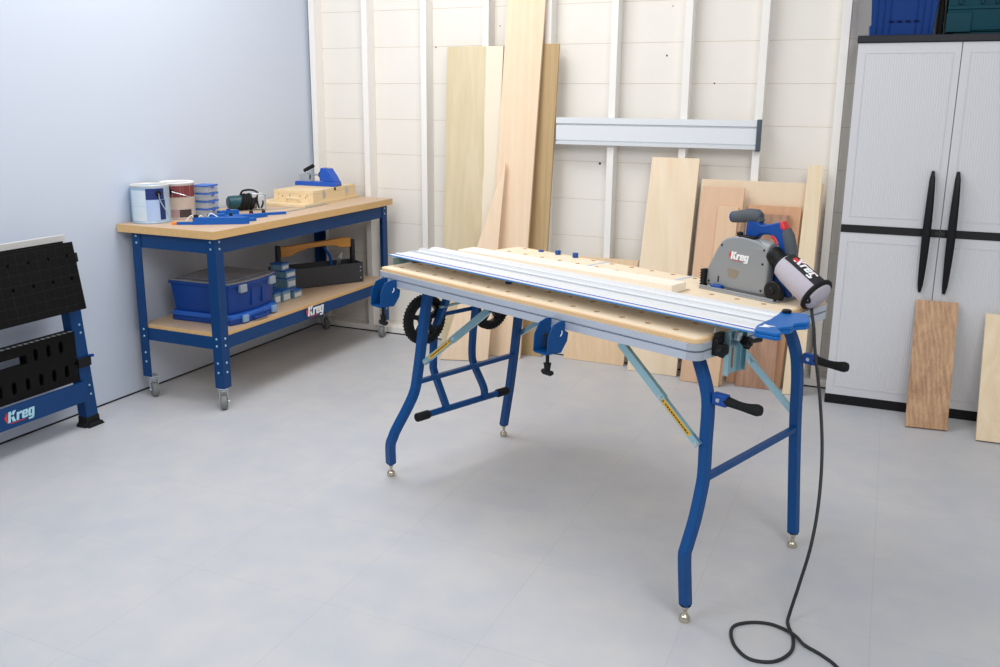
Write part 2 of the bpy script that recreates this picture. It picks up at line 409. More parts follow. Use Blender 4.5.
board('wood_board', 'dark walnut board under the right end of the work table', (2.932,-.172,0), (3.14,-.160,0), (3.147,-.105,.966), (2.94,-.105,.966), .02, W_WAL, group=G)
board('wood_board', 'narrow upright yellow pine plank, rightmost of the boards leaning on the wall', (3.191,-.205,0), (3.292,-.200,0), (3.291,-.067,1.236), (3.217,-.067,1.236), .022, W_PIN, group=G)
# yellow bark edge on the small board
board('wood_board', 'golden brown walnut board leaning against the grey cabinet doors', (3.804,-.475,0), (3.992,-.455,0), (3.986,-.270,.6), (3.798,-.276,.6), .02, W_WAL2, group='boards leaning against the cabinet')
board('wood_board', 'pale maple board against the cabinet, cut by the right picture edge', (4.109,-.538,0), (4.33,-.530,0), (4.325,-.275,.56), (4.108,-.283,.56), .02, W_MAP2, group='boards leaning against the cabinet')

# aluminium rail hanging on the studs
r = empty('aluminium_rail', (1.778, 0, 1.305), label='long silver aluminium rail hanging across the wall studs', cat='rail')
mb = MB(); L_ = 1.155
mb.prism([(-.003, .002), (-.034, .002), (-.036, .016), (-.020, .019), (-.020, .025), (-.030, .028), (-.030, .112), (-.018, .114), (-.018, .121), (-.034, .124), (-.034, .156), (-.003, .158)], 0, L_, 'x')
mb.build('rail_body', mat('white anodised rail', (226, 229, 233), .4, .05), r)
mb = MB(); mb.prism(rrect(-.046, -.008, -.002, .162, .006), L_, L_+.022, 'x'); mb.build('end_cap', mat('slate grey cap', (72, 82, 94), .5), r, bevel=.002)

# ------------------------------------------------------------------ grey cabinet
CR = math.radians(.78)
cab = empty('storage_cabinet', (3.411, -.244, 0), CR, 'tall light grey two-door resin cabinet with long black handles', 'cabinet')
CW = .93; D = .31; H = 1.877
mb = MB(); mb.box((0.012, .022, .05), (CW-.012, D, 1.842)); mb.build('body', CABW, cab, bevel=.004)
mb = MB(); mb.box((0, .0, 0), (CW, D, .05)); mb.build('base', BLACK, cab, bevel=.003)
mb = MB(); mb.box((-.004, -.012, 1.843), (CW+.004, D+.01, H)); mb.build('lid', CHAR, cab, bevel=.004)
def door_panel(x0, x1, z0, z1):
    mb = MB(); nR = 34
    mb.box((x0, 0, z0), (x1, .02, z1))
    o = None
    ix0, ix1, iz0, iz1 = x0+.035, x1-.035, z0+.045, z1-.045
    w = (ix1-ix0)/nR
    # raised border beading and vertical ribs
    for a, b in (((ix0-.004, iz1), (ix1+.004, iz1+.004)), ((ix0-.004, iz0-.004), (ix1+.004, iz0))):
        mb.box((a[0], -.003, a[1]), (b[0], 0, b[1]))
    for a in (ix0-.004, ix1): mb.box((a, -.003, iz0), (a+.004, 0, iz1))
    for i in range(nR):
        c = ix0+(i+.5)*w
        mb.prism([(c-w*.36, 0), (c+w*.36, 0), (c+w*.16, -.0011), (c-w*.16, -.0011)], iz0+.003, iz1-.003, 'z')
    return mb
seam = .457
BAND = mat('black cabinet band', (9, 9, 12), .5)
for s, (x0, x1) in enumerate(((.002, seam-.002), (seam+.002, CW-.002))):
    d = MB(); d.box((x0, -.0005+.0, .052), (x1, .022, 1.841)); d = d.build('door', CABW, cab)
    # upper and lower ribbed panels are pieces of the door
    door_panel(x0+.001, x1-.001, .056, .915).build('lower_panel', CABW, d)
    bpy.data.objects[d.name]
    door_panel(x0+.001, x1-.001, .958, 1.838).build('upper_panel', CABW, d)
    mb = MB(); mb.box((x0+.0, -.004, .917), (x1-.0, .0, .956)); mb.build('black_band', BAND, d)
    # handle: long, slim, bowed
    hx = seam-.062 if s == 0 else seam+.048
    mb = MB(); prof = []
    zs = [i/16 for i in range(17)]
    vs = []
    for t in zs:
        z = .64+t*.60; hw = .0095+.0095*math.sin(PI*t)**.8 if 0 < t < 1 else .006 ; yy = -.012-.034*math.sin(PI*t)**.5
        xx = hx+.006*0
        vs.append((xx, yy, z, hw))
    bvs = []
    for x, y, z, hw in vs:
        bvs.append([(x-hw, y+.012, z), (x-hw, y-.004, z), (x-hw*.5, y-.010, z), (x+hw*.5, y-.010, z), (x+hw, y-.004, z), (x+hw, y+.012, z)])
    flat = [p for rr in bvs for p in rr]; F = []
    for i in range(16):
        for k in range(6): F.append((i*6+k, i*6+(k+1) % 6, (i+1)*6+(k+1) % 6, (i+1)*6+k))
    F += [tuple(range(6)), tuple(range(96, 102))]
    mb._add(flat, F)
    for zc in (.655, 1.225): mb.box((hx-.006, -.02, zc-.008), (hx+.006, -.004, zc+.008))
    mb.box((hx-.010, -.045, .92), (hx+.010, -.004, .955))
    mb.build('handle', mat('black handle plastic', (12, 12, 16), .5, spec=.3), d)
mb = MB(); mb.prism(rrect(seam-.022, .928, seam+.022, .945, .004), -.006, -.0042, 'y'); mb.build('badge', mat('dark badge', (44, 46, 50), .4), cab)

# on top of the cabinet
cr = empty('storage_bin', (3.600, -.085, 1.878), 0, 'blue plastic bin with vertical ribs on top of the cabinet', 'bin')
mb = MB(); w0, w1, d0, d1, h = .136, .156, .115, .135, .30
mb.hexa([(-w0,-d0,0),(w0,-d0,0),(w0,d0,0),(-w0,d0,0),(-w1,-d1,h),(w1,-d1,h),(w1,d1,h),(-w1,d1,h)])
for i in range(9):
    x = -w0+.02+i*(2*w0-.04)/8
    if i in (3, 4, 5): continue
    mb.hexa([(x-.004,-d0-.004,.01),(x+.004,-d0-.004,.01),(x+.004,-d0+.002,.01),(x-.004,-d0+.002,.01),(x-.004,-d1-.004,h-.01),(x+.004,-d1-.004,h-.01),(x+.004,-d1+.002,h-.01),(x-.004,-d1+.002,h-.01)])
mb.build('bin_body', mat('deep blue bin plastic', (6, 54, 122), .5, spec=.2), cr, bevel=.003)
mb = MB(); mb.prism([(-.146, 0), (-.136, 0), (-.143, .055), (-.150, .045)], -.06, .06, 'y'); mb.build('side_latch', BLUE_T, cr)
mb = MB()
for i in range(4): mb.box((-.062+i*.037, -d0-.0105, .060), (-.040+i*.037, -d0-.001, .068))
mb.build('vent_slots', mat('navy slot', (8, 18, 60), .7, spec=.1), cr)
cr2 = empty('storage_tote', (4.026, -.085, 1.878), 0, 'dark teal plastic tote with recessed ribs, right of the blue bin', 'tote')
mb = MB(); w0, w1 = .232, .240
mb.hexa([(-w0,-.10,0.012),(w0,-.10,0.012),(w0,.1,0.012),(-w0,.1,0.012),(-w1,-.115,.30),(w1,-.115,.30),(w1,.115,.30),(-w1,.115,.30)])
mb.box((-.2, -.09, 0), (.2, .09, .012))
mb.box((-w0-.006, -.108, .010), (-.13, -.09, .10)); mb.box((-w0-.004, -.112, .112), (w0+.01, -.08, .13))
for x in (-.19, -.10, -.04, .02, .08, .14): mb.box((x, -.124, .135), (x+.012, -.10, .29))
mb.box((-.13, -.107, .018), (w0, -.09, .030))
mb.build('tote_body', TEALT, cr2, bevel=.003)
# black pouch with chain pattern squeezed between
mb = MB(); pts = []
mb.lathe([(.012, 0), (.015, .02), (.013, .06), (.015, .1), (.0115, .16), (.0125, .22), (.006, .27)], (3.7675, -.10, 1.878), (0, 0, 1), 14)
mb.use(mat('black pouch cloth', (28, 27, 28), .8)); 
o = mb.build('tool_pouch', mat('black and white pouch', (34, 33, 34), .8, noise=.9, nscale=60), origin=(3.7675, -.10, 1.878))
tag(o, 'narrow dark patterned pouch squeezed between the blue bin and teal tote', 'pouch')

# ------------------------------------------------------------------ blue workbench on the left
wb = empty('workbench', (.33, -.85, 0), 0, 'blue steel workbench with wooden top, lower shelf and casters', 'workbench')
def W(x, y, z): return (x-.33, y+.85, z)
bx0, bx1, by0, by1 = .012, .640, -1.713, .0-.012
mb = MB(); mb.use(BTOP); mb.box(W(bx0, by0, .884), W(bx1, by1, .9215)); mb.use(BTOPF); mb.box(W(bx0+.0015, by0+.0015, .9215), W(bx1-.0015, by1-.0015, .923)); mb.build('tabletop', None, wb, bevel=.0)
fy0, fy1, fx0, fx1 = -1.685, -.052, .078, .620
def angle_leg(x, y, sx, sy):
    mb = MB(); t = .004; w = .056
    mb.use(BLUE_D)
    mb.prism([(W(px, py, 0)[0], W(px, py, 0)[1]) for px, py in ((x, y), (x+sx*w, y), (x+sx*w, y+sy*t), (x+sx*t, y+sy*t), (x+sx*t, y+sy*w), (x, y+sy*w))], .112, .8835)
    mb.use(mat('dark punched hole', (8, 28, 74), .7))
    for i in range(14):
        z = .47+i*.025
        for q in ((x+sx*.03, y-sy*.0002, (0, -sy, 0)), (x-sx*.0002, y+sy*.03, (-sx, 0, 0))):
            p = Vector(W(q[0], q[1], z)); mb.cyl(p, p+Vector(q[2])*.0006, .003, .003, 6)
    lg = mb.build('leg', None, wb)
    for z in (.865, .830, .372, .335, .245, .195):
        for q in ((x+sx*.03, y-sy*.0005, (0, -sy, 0)), (x-sx*.0005, y+sy*.03, (-sx, 0, 0))):
            mb = MB(); p = Vector(W(q[0], q[1], z)); mb.cyl(p, p+Vector(q[2])*.003, .0065, .0045, 10)
            mb.build('bolt', mat('zinc bolt heads', (150, 195, 215), .35, .4), lg)
for x, y, sx, sy in ((fx1, fy0, -1, 1), (fx1, fy1, -1, -1), (fx0, fy0, 1, 1), (fx0, fy1, 1, -1)): angle_leg(x, y, sx, sy)
# aprons and shelf rails (each rail a part)
for z0, z1 in ((.806, .8835), (.315, .379)):
    mb = MB(); mb.box(W(fx1-.0085, fy0+.006, z0), W(fx1-.0045, fy1-.006, z1)); fr = mb.build('front_rail', BLUE_D, wb)
    mb = MB(); mb.box(W(fx0+.0045, fy0+.006, z0), W(fx0+.0085, fy1-.006, z1)); mb.build('back_rail', BLUE_D, wb)
    for y in (fy0+.0045, fy1-.0085):
        mb = MB(); mb.box(W(fx0+.009, y, z0), W(fx1-.009, y+.004, z1)); mb.build('end_rail', BLUE_D, wb)
    if z0 < .5: brand(fr, W(.6225, -.885, .352), (0, 1, 0), (0, 0, 1), .18)
mb = MB(); mb.use(BTOP); mb.box(W(fx0+.009, fy0+.009, .380), W(fx1-.009, fy1-.009, .3985)); mb.use(BTOPF); mb.box(W(fx0+.01, fy0+.01, .3985), W(fx1-.010, fy1-.01, .400)); mb.build('shelf', None, wb)
def caster(x, y, ang):
    c = bpy.data.objects.new('caster', None)
    mb = MB()
    M = Matrix.Translation(W(x, y, 0)) @ Matrix.Rotation(ang, 4, 'Z')
    mb.box((-.032, -.026, .106), (.032, .026, .1115), M)
    mb.lathe([(.020, 0), (.022, .008), (.016, .012)], M @ Vector((0, 0, .094)), (0, 0, 1), 16)
    for s in (-1, 1):
        mb.prism([(-.018, .096), (.022, .096), (.034, .036), (.014, .030), (-.012, .075)], s*.020-.0015, s*.020+.0015, 'y', M)
    mb.prism([(-.018, .093), (.022, .093), (.022, .097), (-.018, .097)], -.0215, .0215, 'y', M)
    mb.cyl(M @ Vector((.022, -.026, .040)), M @ Vector((.022, .026, .040)), .006, None, 10)
    mb.prism([(-.045, .085), (-.012, .090), (-.01, .082), (-.042, .072)], -.014, .014, 'y', M)
    cs = mb.build('caster', STEEL_L, wb)
    mb = MB()
    mb.lathe([(.012, -.0165), (.030, -.0165), (.036, -.013), (.0385, -.004), (.0385, .004), (.036, .013), (.030, .0165), (.012, .0165)], M @ Vector((.022, 0, .0385)), (M.to_3x3() @ Vector((0, 1, 0))), 24)
    mb.build('wheel', GREY_W, cs)
caster(.590, -1.655, math.radians(-52)); caster(.590, -.083, math.radians(-75)); caster(.112, -1.655, math.radians(-30)); caster(.112, -.083, math.radians(-20))

# ---- things on the bench
Z = .9232
def paint_can(x, y, r, h, ang, base_m, paint, lid_m, label):
    c = empty('paint_can', (x, y, Z), ang, label, 'paint can')
    mb = MB(); mb.lathe([(r*.97, 0), (r, .003), (r, .006), (r*.985, .009), (r*.985, h-.012), (r*1.0, h-.008), (r*1.0, h-.003), (r*.97, h)], (0, 0, 0), n=40)
    mb.build('can_body', base_m, c)
    mb = MB(); mb.lathe([(r*.93, h-.002), (r*.99, h-.001), (r*1.01, h+.003), (r*.97, h+.007), (r*.90, h+.005), (r*.86, h-.001)], (0, 0, 0), n=40); mb.build('lid', lid_m, c)
    for a0, a1, z0, z1, m in paint:
        mb = MB(); n = 14; rr = r*.99
        v = []
        for i in range(n+1):
            t = a0+(a1-a0)*i/n
            v += [(rr*math.cos(t), rr*math.sin(t), z0*h), (rr*math.cos(t), rr*math.sin(t), z1*h)]
        for i in range(n+1):
            t = a0+(a1-a0)*i/n
            v += [(r*.97*math.cos(t), r*.97*math.sin(t), z0*h), (r*.97*math.cos(t), r*.97*math.sin(t), z1*h)]
        K = 2*(n+1)
        F = [(2*i, 2*i+2, 2*i+3, 2*i+1) for i in range(n)]+[(2*i+1, 2*i+3, K+2*i+3, K+2*i+1) for i in range(n)]+[(2*i, K+2*i, K+2*i+2, 2*i+2) for i in range(n)]
        F += [(0, 1, K+1, K), (2*n, K+2*n, K+2*n+1, 2*n+1)]
        mb._add(v, F); mb.build('label_panel', m, c)
    return c
pale = mat('pale blue label', (158, 196, 226), .5, noise=.08, nscale=20); pw = mat('off white label', (206, 220, 232), .5, noise=.06, nscale=40); nav = mat('navy label', (20, 44, 110), .5)
LAV = mat('lavender label', (172, 194, 232), .5, noise=.05, nscale=20)
A = math.radians(-56)
c = paint_can(.106, -1.565, .096, .19, 0, mat('can tin', (168, 192, 214), .4, .2, noise=.06), [(A-1.5, A-1.02, .06, .88, pale), (A-1.0, A-.05, .47, .90, pw), (A-1.0, A-.05, .08, .46, pw), (A-.04, A+.95, .65, .97, nav), (A-.04, A+.65, .08, .64, LAV), (A+.66, A+1.0, .10, .64, nav)], mat('dull lid', (212, 208, 198), .5, .2), 'pale blue and white paint can, leftmost on the workbench')
mb = MB(); q = A+.62
ear = Vector((.096*math.cos(q), .096*math.sin(q), .155)); mb.cyl(ear*1.0, ear+Vector((math.cos(q), math.sin(q), 0))*.008, .016, .013, 14); mb.build('handle_ear', BLACK, c)
mb = MB(); mb.tube(smooth([ear+Vector((.006, -.004, 0)), Vector((.1, -.035, .12)), Vector((.118, -.02, .07)), Vector((.115, .02, .02)), Vector((.1, .05, .008))]), .0022, 6); mb.build('bail', STEEL_L, c)
RB = mat('maroon paint', (124, 52, 54), .5, noise=.15, nscale=18); TN = mat('dusty beige label', (196, 178, 164), .6, noise=.12, nscale=22); DKP = mat('dark label band', (62, 48, 50), .5, noise=.4, nscale=14)
c = paint_can(.104, -1.370, .0895, .188, 0, mat('worn can tin', (186, 176, 172), .45, .1, noise=.15), [(A-1.5, A+1.5, .62, .97, RB), (A-1.5, A+1.5, .30, .60, TN), (A-1.5, A+.2, .03, .28, mat('rose label', (170, 140, 138), .5, noise=.2, nscale=30)), (A+.22, A+1.0, .05, .27, DKP)], WHITE, 'maroon and beige paint can with white rim, behind the pale blue can')
mb = MB(); q = A-.25; ear = Vector((.089*math.cos(q), .089*math.sin(q), .150)); mb.cyl(ear, ear+Vector((math.cos(q), math.sin(q), 0))*.008, .015, .012, 14); mb.build('handle_ear', BLACK, c)
mb = MB(); mb.tube(smooth([ear+Vector((.006, -.004, 0)), Vector((.092, -.052, .13)), Vector((.108, -.022, .118)), Vector((.112, 0, .11))]), .002, 6); mb.build('bail', STEEL_L, c)
# stacked organiser boxes
ordn = ['lowest', 'second from the bottom', 'third from the bottom', 'topmost']
HW = mat('assorted hardware', (150, 150, 158), .5, .3, noise=.5, nscale=90)
for i in range(4):
    z = Z+i*.0425
    ob = empty('organizer_box', (.168, -1.228, z), math.radians(10), 'clear blue-lidded parts organizer, %s of the stack beside the paint cans' % ordn[i], 'organizer box', 'stacked parts organizers')
    mb = MB(); mb.box((-.046, -.056, 0), (.046, .056, .034)); mb.build('clear_tray', mat('clear polystyrene', (206, 212, 222), .25, alpha=.55), ob, bevel=.003)
    mb = MB(); mb.box((-.042, -.052, .003), (.042, .052, .018+.006*(i % 2))); mb.build('contents', HW, ob)
    mb = MB(); mb.box((-.048, -.058, .034), (.048, .058, .0415)); mb.box((.0462, -.015, .024), (.049, .015, .034)); mb.build('lid', mat('blue translucent lid', (44, 104, 196), .35), ob, bevel=.002)
# blue hand tools
def tool(name, label, x, y, ang, parts, cat='clamp'):
    o = empty(name, (x, y, Z), ang, label, cat, 'blue hand tools on the bench')
    for nm, m, fn in parts:
        mb = MB(); fn(mb); mb.build(nm, m, o, bevel=.0015)
    return o
a = math.atan2(.22, .21)
tool('marking_gauge', 'blue tool with orange tip lying nearest the bench corner', .405, -1.525, math.radians(34), [
    ('tool_body', BLUE_T, lambda m: m.prism([(-.045, -.020), (.20, -.020), (.235, -.004), (.20, .018), (-.035, .018)], .0, .036)),
    ('nose', BLUE_T, lambda m: m.prism([(-.125, -.007), (-.04, -.014), (-.04, .012), (-.125, .006)], .0, .014)),
    ('tip', mat('orange plastic', (238, 130, 40), .4), lambda m: m.prism([(-.150, -.006), (-.126, -.007), (-.126, .006), (-.150, .005)], .0, .013)),
    ('knob', BLACK, lambda m: m.cyl((-.03, 0, .036), (-.03, 0, .050), .013, .011, 12))], 'marking tool')
tool('marking_gauge', 'flat blue tool lying behind the orange-tipped one', .500, -1.372, math.radians(60), [
    ('tool_body', BLUE_T, lambda m: m.prism([(-.07, -.014), (.10, -.016), (.10, .012), (-.07, .014)], .0, .016)),
    ('knob', BLACK, lambda m: m.cyl((-.055, 0, .016), (-.055, 0, .026), .009, .008, 12))], 'marking tool')
tool('bar_clamp', 'longest blue bar clamp lying across the middle of the bench', .400, -1.165, math.radians(57), [
    ('bar', BLUE_T, lambda m: m.prism([(-.215, -.012), (.215, -.012), (.22, .0), (.215, .012), (-.215, .012)], .0, .014)),
    ('jaw', BLUE_T, lambda m: (m.prism([(-.215, -.02), (-.13, -.02), (-.12, .02), (-.215, .02)], .0, .024))),
    ('knob', BLACK, lambda m: (m.cyl((.02, 0, .014), (.02, 0, .03), .011, .009, 12), m.cyl((.09, 0, .014), (.09, 0, .028), .011, .009, 12)))], 'clamp')
tool('corner_clamp', 'curved blue clamp with small red button lying beside the long clamp', .452, -1.232, math.radians(66), [
    ('tool_body', BLUE_T, lambda m: m.prism([(-.12, -.01), (-.06, -.022), (.04, -.024), (.11, -.01), (.125, .006), (.06, .006), (-.02, .0), (-.10, .01)], .0, .022)),
    ('button', RED, lambda m: m.cyl((.015, -.01, .022), (.015, -.01, .026), .006, None, 10)),
    ('knob', BLACK, lambda m: m.cyl((-.095, -.004, .022), (-.095, -.004, .036), .010, .009, 12))], 'clamp')
tool('small_jig', 'small blue block lying beside the stack of organizers', .268, -1.165, math.radians(62), [
    ('block', BLUE_T, lambda m: m.box((-.06, -.018, 0), (.055, .018, .026))),
    ('notch_cap', BLUE_P, lambda m: m.cyl((.0, 0, .026), (.0, 0, .034), .012, None, 14))], 'jig')
# trim router with wound cord
ro = empty('trim_router', (.225, -.925, Z+.049), math.radians(58), 'teal trim router lying down with black cord wound round it', 'power tool')
mb = MB(); mb.lathe([(.024, -.110), (.031, -.104), (.033, -.08), (.032, -.05), (.034, -.045), (.034, .0)], (0, 0, 0), (1, 0, 0), 24); mb.build('motor_body', TEALG, ro)
mb = MB(); mb.lathe([(.036, .0), (.034, .03), (.030, .055)], (0, 0, 0), (1, 0, 0), 20); mb.build('collet_housing', STEEL_L, ro)
mb = MB(); mb.prism(rrect(-.038, -.037, .038, .040, .008), .058, .066, 'x'); mb.build('base_plate', STEEL_L, ro)
mb = MB(); mb.box((.02, -.038, -.036), (.06, -.032, .03)); mb.box((.0, -.034, .02), (.058, .02, .042)); mb.build('guide_frame', mat('frosted shroud', (205, 208, 212), .3, .3), ro, bevel=.003)
mb = MB()
for i in range(6):
    x = -.050+i*.0120; rr = .034+.002*(i % 2)
    loop = [(x+.010*math.sin(t), rr*math.cos(t), rr*math.sin(t)) for t in [2*PI*k/20 for k in range(21)]]
    mb.tube(loop, .0058, 7)
mb.tube(smooth([(-.045, 0, .038), (-.032, .005, .052), (0, 0, .056), (.03, -.015, .045), (.05, -.036, .0), (.04, -.038, -.030)]), .0048, 7)
mb.tube(smooth([(.03, -.036, -.03), (.02, -.04, .01), (.03, -.026, .036), (.045, .01, .040)]), .0048, 7)
mb.build('power_cord', BLACK_R, ro)
ro.scale = (1.2, 1.2, 1.2)
# ruler
mb = MB(); mb.box((-.23, -.014, 0), (.23, .014, .0015)); o = mb.build('steel_ruler', mat('ruler steel', (160, 170, 182), .3, .7), loc=(.455, -.70, Z+.0002), rotz=math.radians(93)); tag(o, 'thin steel ruler lying in front of the plywood case', 'ruler')
mb = MB(); mb.box((-.17, -.012, 0), (.17, .012, .0015)); o = mb.build('steel_ruler', mat('dull rule steel', (186, 186, 184), .4, .5), loc=(.345, -.765, Z+.0002), rotz=math.radians(78)); tag(o, 'dull metal straightedge lying between the router and steel ruler', 'ruler')
# white scraps of wire in front of the cans
mb = MB()
mb.tube(smooth([(.255, -1.48, Z+.003), (.275, -1.46, Z+.03), (.29, -1.44, Z+.004), (.305, -1.425, Z+.028), (.315, -1.40, Z+.003), (.33, -1.38, Z+.035), (.35, -1.36, Z+.022), (.37, -1.345, Z+.003)]), .0025, 7)
o = mb.build('white_wire', WHITE, origin=(.3, -1.42, Z)); tag(o, 'loose white wire coiled in front of the paint cans', 'wire')
# backing board, plywood case, jig
mb = MB(); mb.box((-.195, -.335, 0), (.195, .335, .0155)); o = mb.build('plywood_board', PLY, loc=(.222, -.372, Z+.0002), rotz=math.radians(4), bevel=.001); tag(o, 'thin plywood board lying under the wooden case', 'board')
pc = empty('plywood_case', (.268, -.335, Z+.0162), math.radians(5), 'square birch plywood case with two metal latches', 'case')
mb = MB(); mb.use(PLY); mb.box((-.137, -.27, 0), (.137, .27, .052)); mb.use(mat('burnt marks', (120, 78, 44), .7))
for x, z in ((-.10, .018), (-.10, .045), (-.07, .03), (-.02, .036), (.05, .034), (.088, .024), (.10, .036)): mb.box((x-.006, -.2705, z), (x+.004 if z > .03 and x < -.08 else x-.002, -.2700, z+.003 if x < -.08 else z+.012))
mb.build('case_bottom', None, pc)
mb = MB(); mb.box((-.137, -.27, .0525), (.137, .27, .072)); mb.build('case_lid', PLY, pc, bevel=.001)
for y in (-.14, .15):
    mb = MB(); mb.box((.137, y-.014, .022), (.1405, y+.014, .05)); mb.box((.137, y-.010, .0525), (.142, y+.010, .070)); mb.tube([(.142, y-.012, .03), (.146, y-.012, .045), (.146, y+.012, .045), (.142, y+.012, .03)], .0014, 6); mb.build('latch', STEEL_L, pc)
mb = MB(); mb.prism([(-.016, .072), (.016, .072), (.010, .054), (-.010, .054)], .1372, .1376, 'x'); mb.build('finger_notch', mat('dark notch', (50, 40, 32), .8), pc)
mb = MB(); mb.tube(smooth([(-.045, -.272, .012), (-.035, -.29, .026), (0.0, -.296, .030), (.035, -.29, .026), (.045, -.272, .012)]), .004, 8); mb.build('handle', mat('clear handle', (226, 214, 192), .3), pc)
jg = empty('pocket_hole_jig', (.256, -.27, Z+.0885), math.radians(2), 'blue pocket-hole jig with toggle lever on top of the plywood case', 'jig')
JB = mat('jig blue', (22, 84, 188), .4)
mb = MB(); mb.prism([(-.165, 0), (.135, 0), (.138, .012), (.130, .032), (.05, .032), (.02, .026), (-.16, .026), (-.165, .018)], -.040, .040, 'y'); ob = mb.build('jig_base', JB, jg, bevel=.002)
mb = MB(); mb.prism([(.020, .0325), (.130, .0325), (.112, .065), (.086, .098), (.078, .112), (.030, .116), (.024, .100), (.018, .08)], -.036, .036, 'y'); mb.build('guide_block', JB, jg, bevel=.003)
mb = MB(); mb.box((.050, -.014, .110), (.074, .016, .117)); mb.build('bushings', NICKEL, jg)
mb = MB(); mb.cyl((.002, 0, .07), (.018, 0, .07), .020, .018, 16); mb.build('pressure_pad', BLACK, jg)
mb = MB(); mb.box((-.14, -.018, .026), (-.06, .018, .040)); mb.prism([(-.14, .036), (-.075, .036), (-.07, .072), (-.10, .080), (-.145, .066)], -.014, -.010, 'y'); mb.prism([(-.14, .036), (-.075, .036), (-.07, .072), (-.10, .080), (-.145, .066)], .010, .014, 'y')
mb.cyl((-.12, 0, .066), (.005, 0, .070), .006, None, 10); mb.cyl((-.09, 0, .075), (-.105, 0, .10), .006, None, 8); mb.build('toggle_clamp', STEEL_L, jg)
mb = MB(); mb.cyl((-.115, 0, .092), (-.045, 0, .126), .012, .012, 14); mb.build('lever_grip', BLACK_R, jg)

# ---- things on the lower shelf
Zs = .4003
fc = empty('tool_case', (.36, -1.34, Zs), math.radians(2), 'flat blue case lying under the bigger blue case on the shelf', 'case')
mb = MB(); mb.prism([(-.19, -.20), (.19, -.20), (.215, -.12), (.222, 0), (.215, .12), (.19, .20), (-.19, .20)], 0, .026); mb.build('case_bottom', BLUE_BOX, fc, bevel=.004)
mb = MB(); mb.prism([(-.19, -.20), (.19, -.20), (.215, -.12), (.222, 0), (.215, .12), (.19, .20), (-.19, .20)], .027, .052); mb.build('case_lid', mat('blue moulded lid', (36, 96, 190), .35), fc, bevel=.004)
for y in (-.115, .135):
    mb = MB(); mb.box((.212, y-.022, .008), (.226, y+.022, .046)); mb.build('latch', mat('pale blue latch', (130, 165, 205), .4), fc, bevel=.003)
mb = MB(); mb.tube(smooth([(.214, -.05, .02), (.24, -.045, .02), (.243, 0, .02), (.24, .045, .02), (.214, .05, .02)]), .008, 8); mb.build('handle', BLUE_BOX, fc)
bc = empty('tool_case', (.355, -1.335, Zs+.0525), math.radians(2), 'deep blue case with smoky clear lid stacked on the flat case', 'case')
def bowed(w0, w1, d, bow): return [(-w0, -d), (w1*.9, -d), (w1, -d*.6), (w1+bow, 0), (w1, d*.6), (w1*.9, d), (-w0, d)]
mb = MB(); b0 = bowed(.178, .19, .185, .012); b1 = bowed(.188, .205, .20, .014); n = len(b0)
mb._add([(x, y, 0) for x, y in b0]+[(x, y, .145) for x, y in b1], [tuple(reversed(range(n))), tuple(range(n, 2*n))]+[(i, (i+1) % n, (i+1) % n+n, i+n) for i in range(n)])
mb.build('case_body', BLUE_BOX, bc, bevel=.004)
mb = MB(); mb.prism(bowed(.196, .213, .207, .016), .1455, .160); mb.build('lid_rim', BLUE_BOX, bc, bevel=.002)
mb = MB(); mb.prism(bowed(.194, .210, .205, .014), .1605, .170); mb.prism(rrect(-.185, -.17, .17, .17, .02), .170, .176); mb.build('clear_lid', SMOKE, bc, bevel=.003)
mb = MB(); mb.box((.2, -.045, .03), (.2155, -.038, .12)); mb.box((.2, .045, .03), (.2155, .052, .12)); mb.box((.2, -.045, .115), (.217, .05, .125)); mb.build('handle_recess', BLUE_BOX, bc, bevel=.002)
for y in (-.115, .135):
    mb = MB(); mb.box((.200, y-.026, .112), (.2235, y+.026, .155)); mb.build('latch', mat('grey latch', (150, 160, 172), .4), bc, bevel=.005)
# small screw boxes: (x, y, level z, label)
screws = mat('screws in clear box', (120, 156, 176), .4, .2, noise=.6, nscale=120); lblw = mat('white box label', (214, 218, 226), .5)
def sbox(x, y, z, w, d, h, ang, label):
    o = empty('screw_box', (x, y, z), math.radians(ang), label, 'screw box', 'clear screw boxes on the shelf')
    mb = MB(); mb.box((-w/2, -d/2, 0), (w/2, d/2, h-.008)); mb.build('clear_box', screws, o, bevel=.002)
    mb = MB(); mb.box((-w/2-.0015, -d/2-.0015, h-.0078), (w/2+.0015, d/2+.0015, h)); mb.build('lid', mat('blue screw lid', (36, 102, 186), .4), o, bevel=.001)
    mb = MB(); mb.box((w/2, -d*.38, .006), (w/2+.0008, d*.42, h*.62)); mb.build('paper_label', lblw, o)
sbox(.400, -1.000, Zs, .09, .060, .066, 3, 'clear screw box on the shelf touching the blue cases')
sbox(.402, -.918, Zs, .09, .078, .066, 3, 'middle front screw box between its clear neighbours')
sbox(.424, -.812, Zs, .05, .085, .048, 3, 'low screw box standing rightmost at the foot of the stacked boxes')
sbox(.335, -.785, Zs, .10, .085, .050, 2, 'lowest screw box of the rear stack, half hidden by the front row')
sbox(.335, -.785, Zs+.0505, .10, .088, .062, 2, 'tall screw box in the middle of the rear stack')
sbox(.335, -.787, Zs+.113, .10, .092, .044, 0, 'wide blue-lidded screw box second from the top of the rear stack')
sbox(.320, -.806, Zs+.1575, .08, .075, .042, 4, 'small screw box topmost on the rear stack')
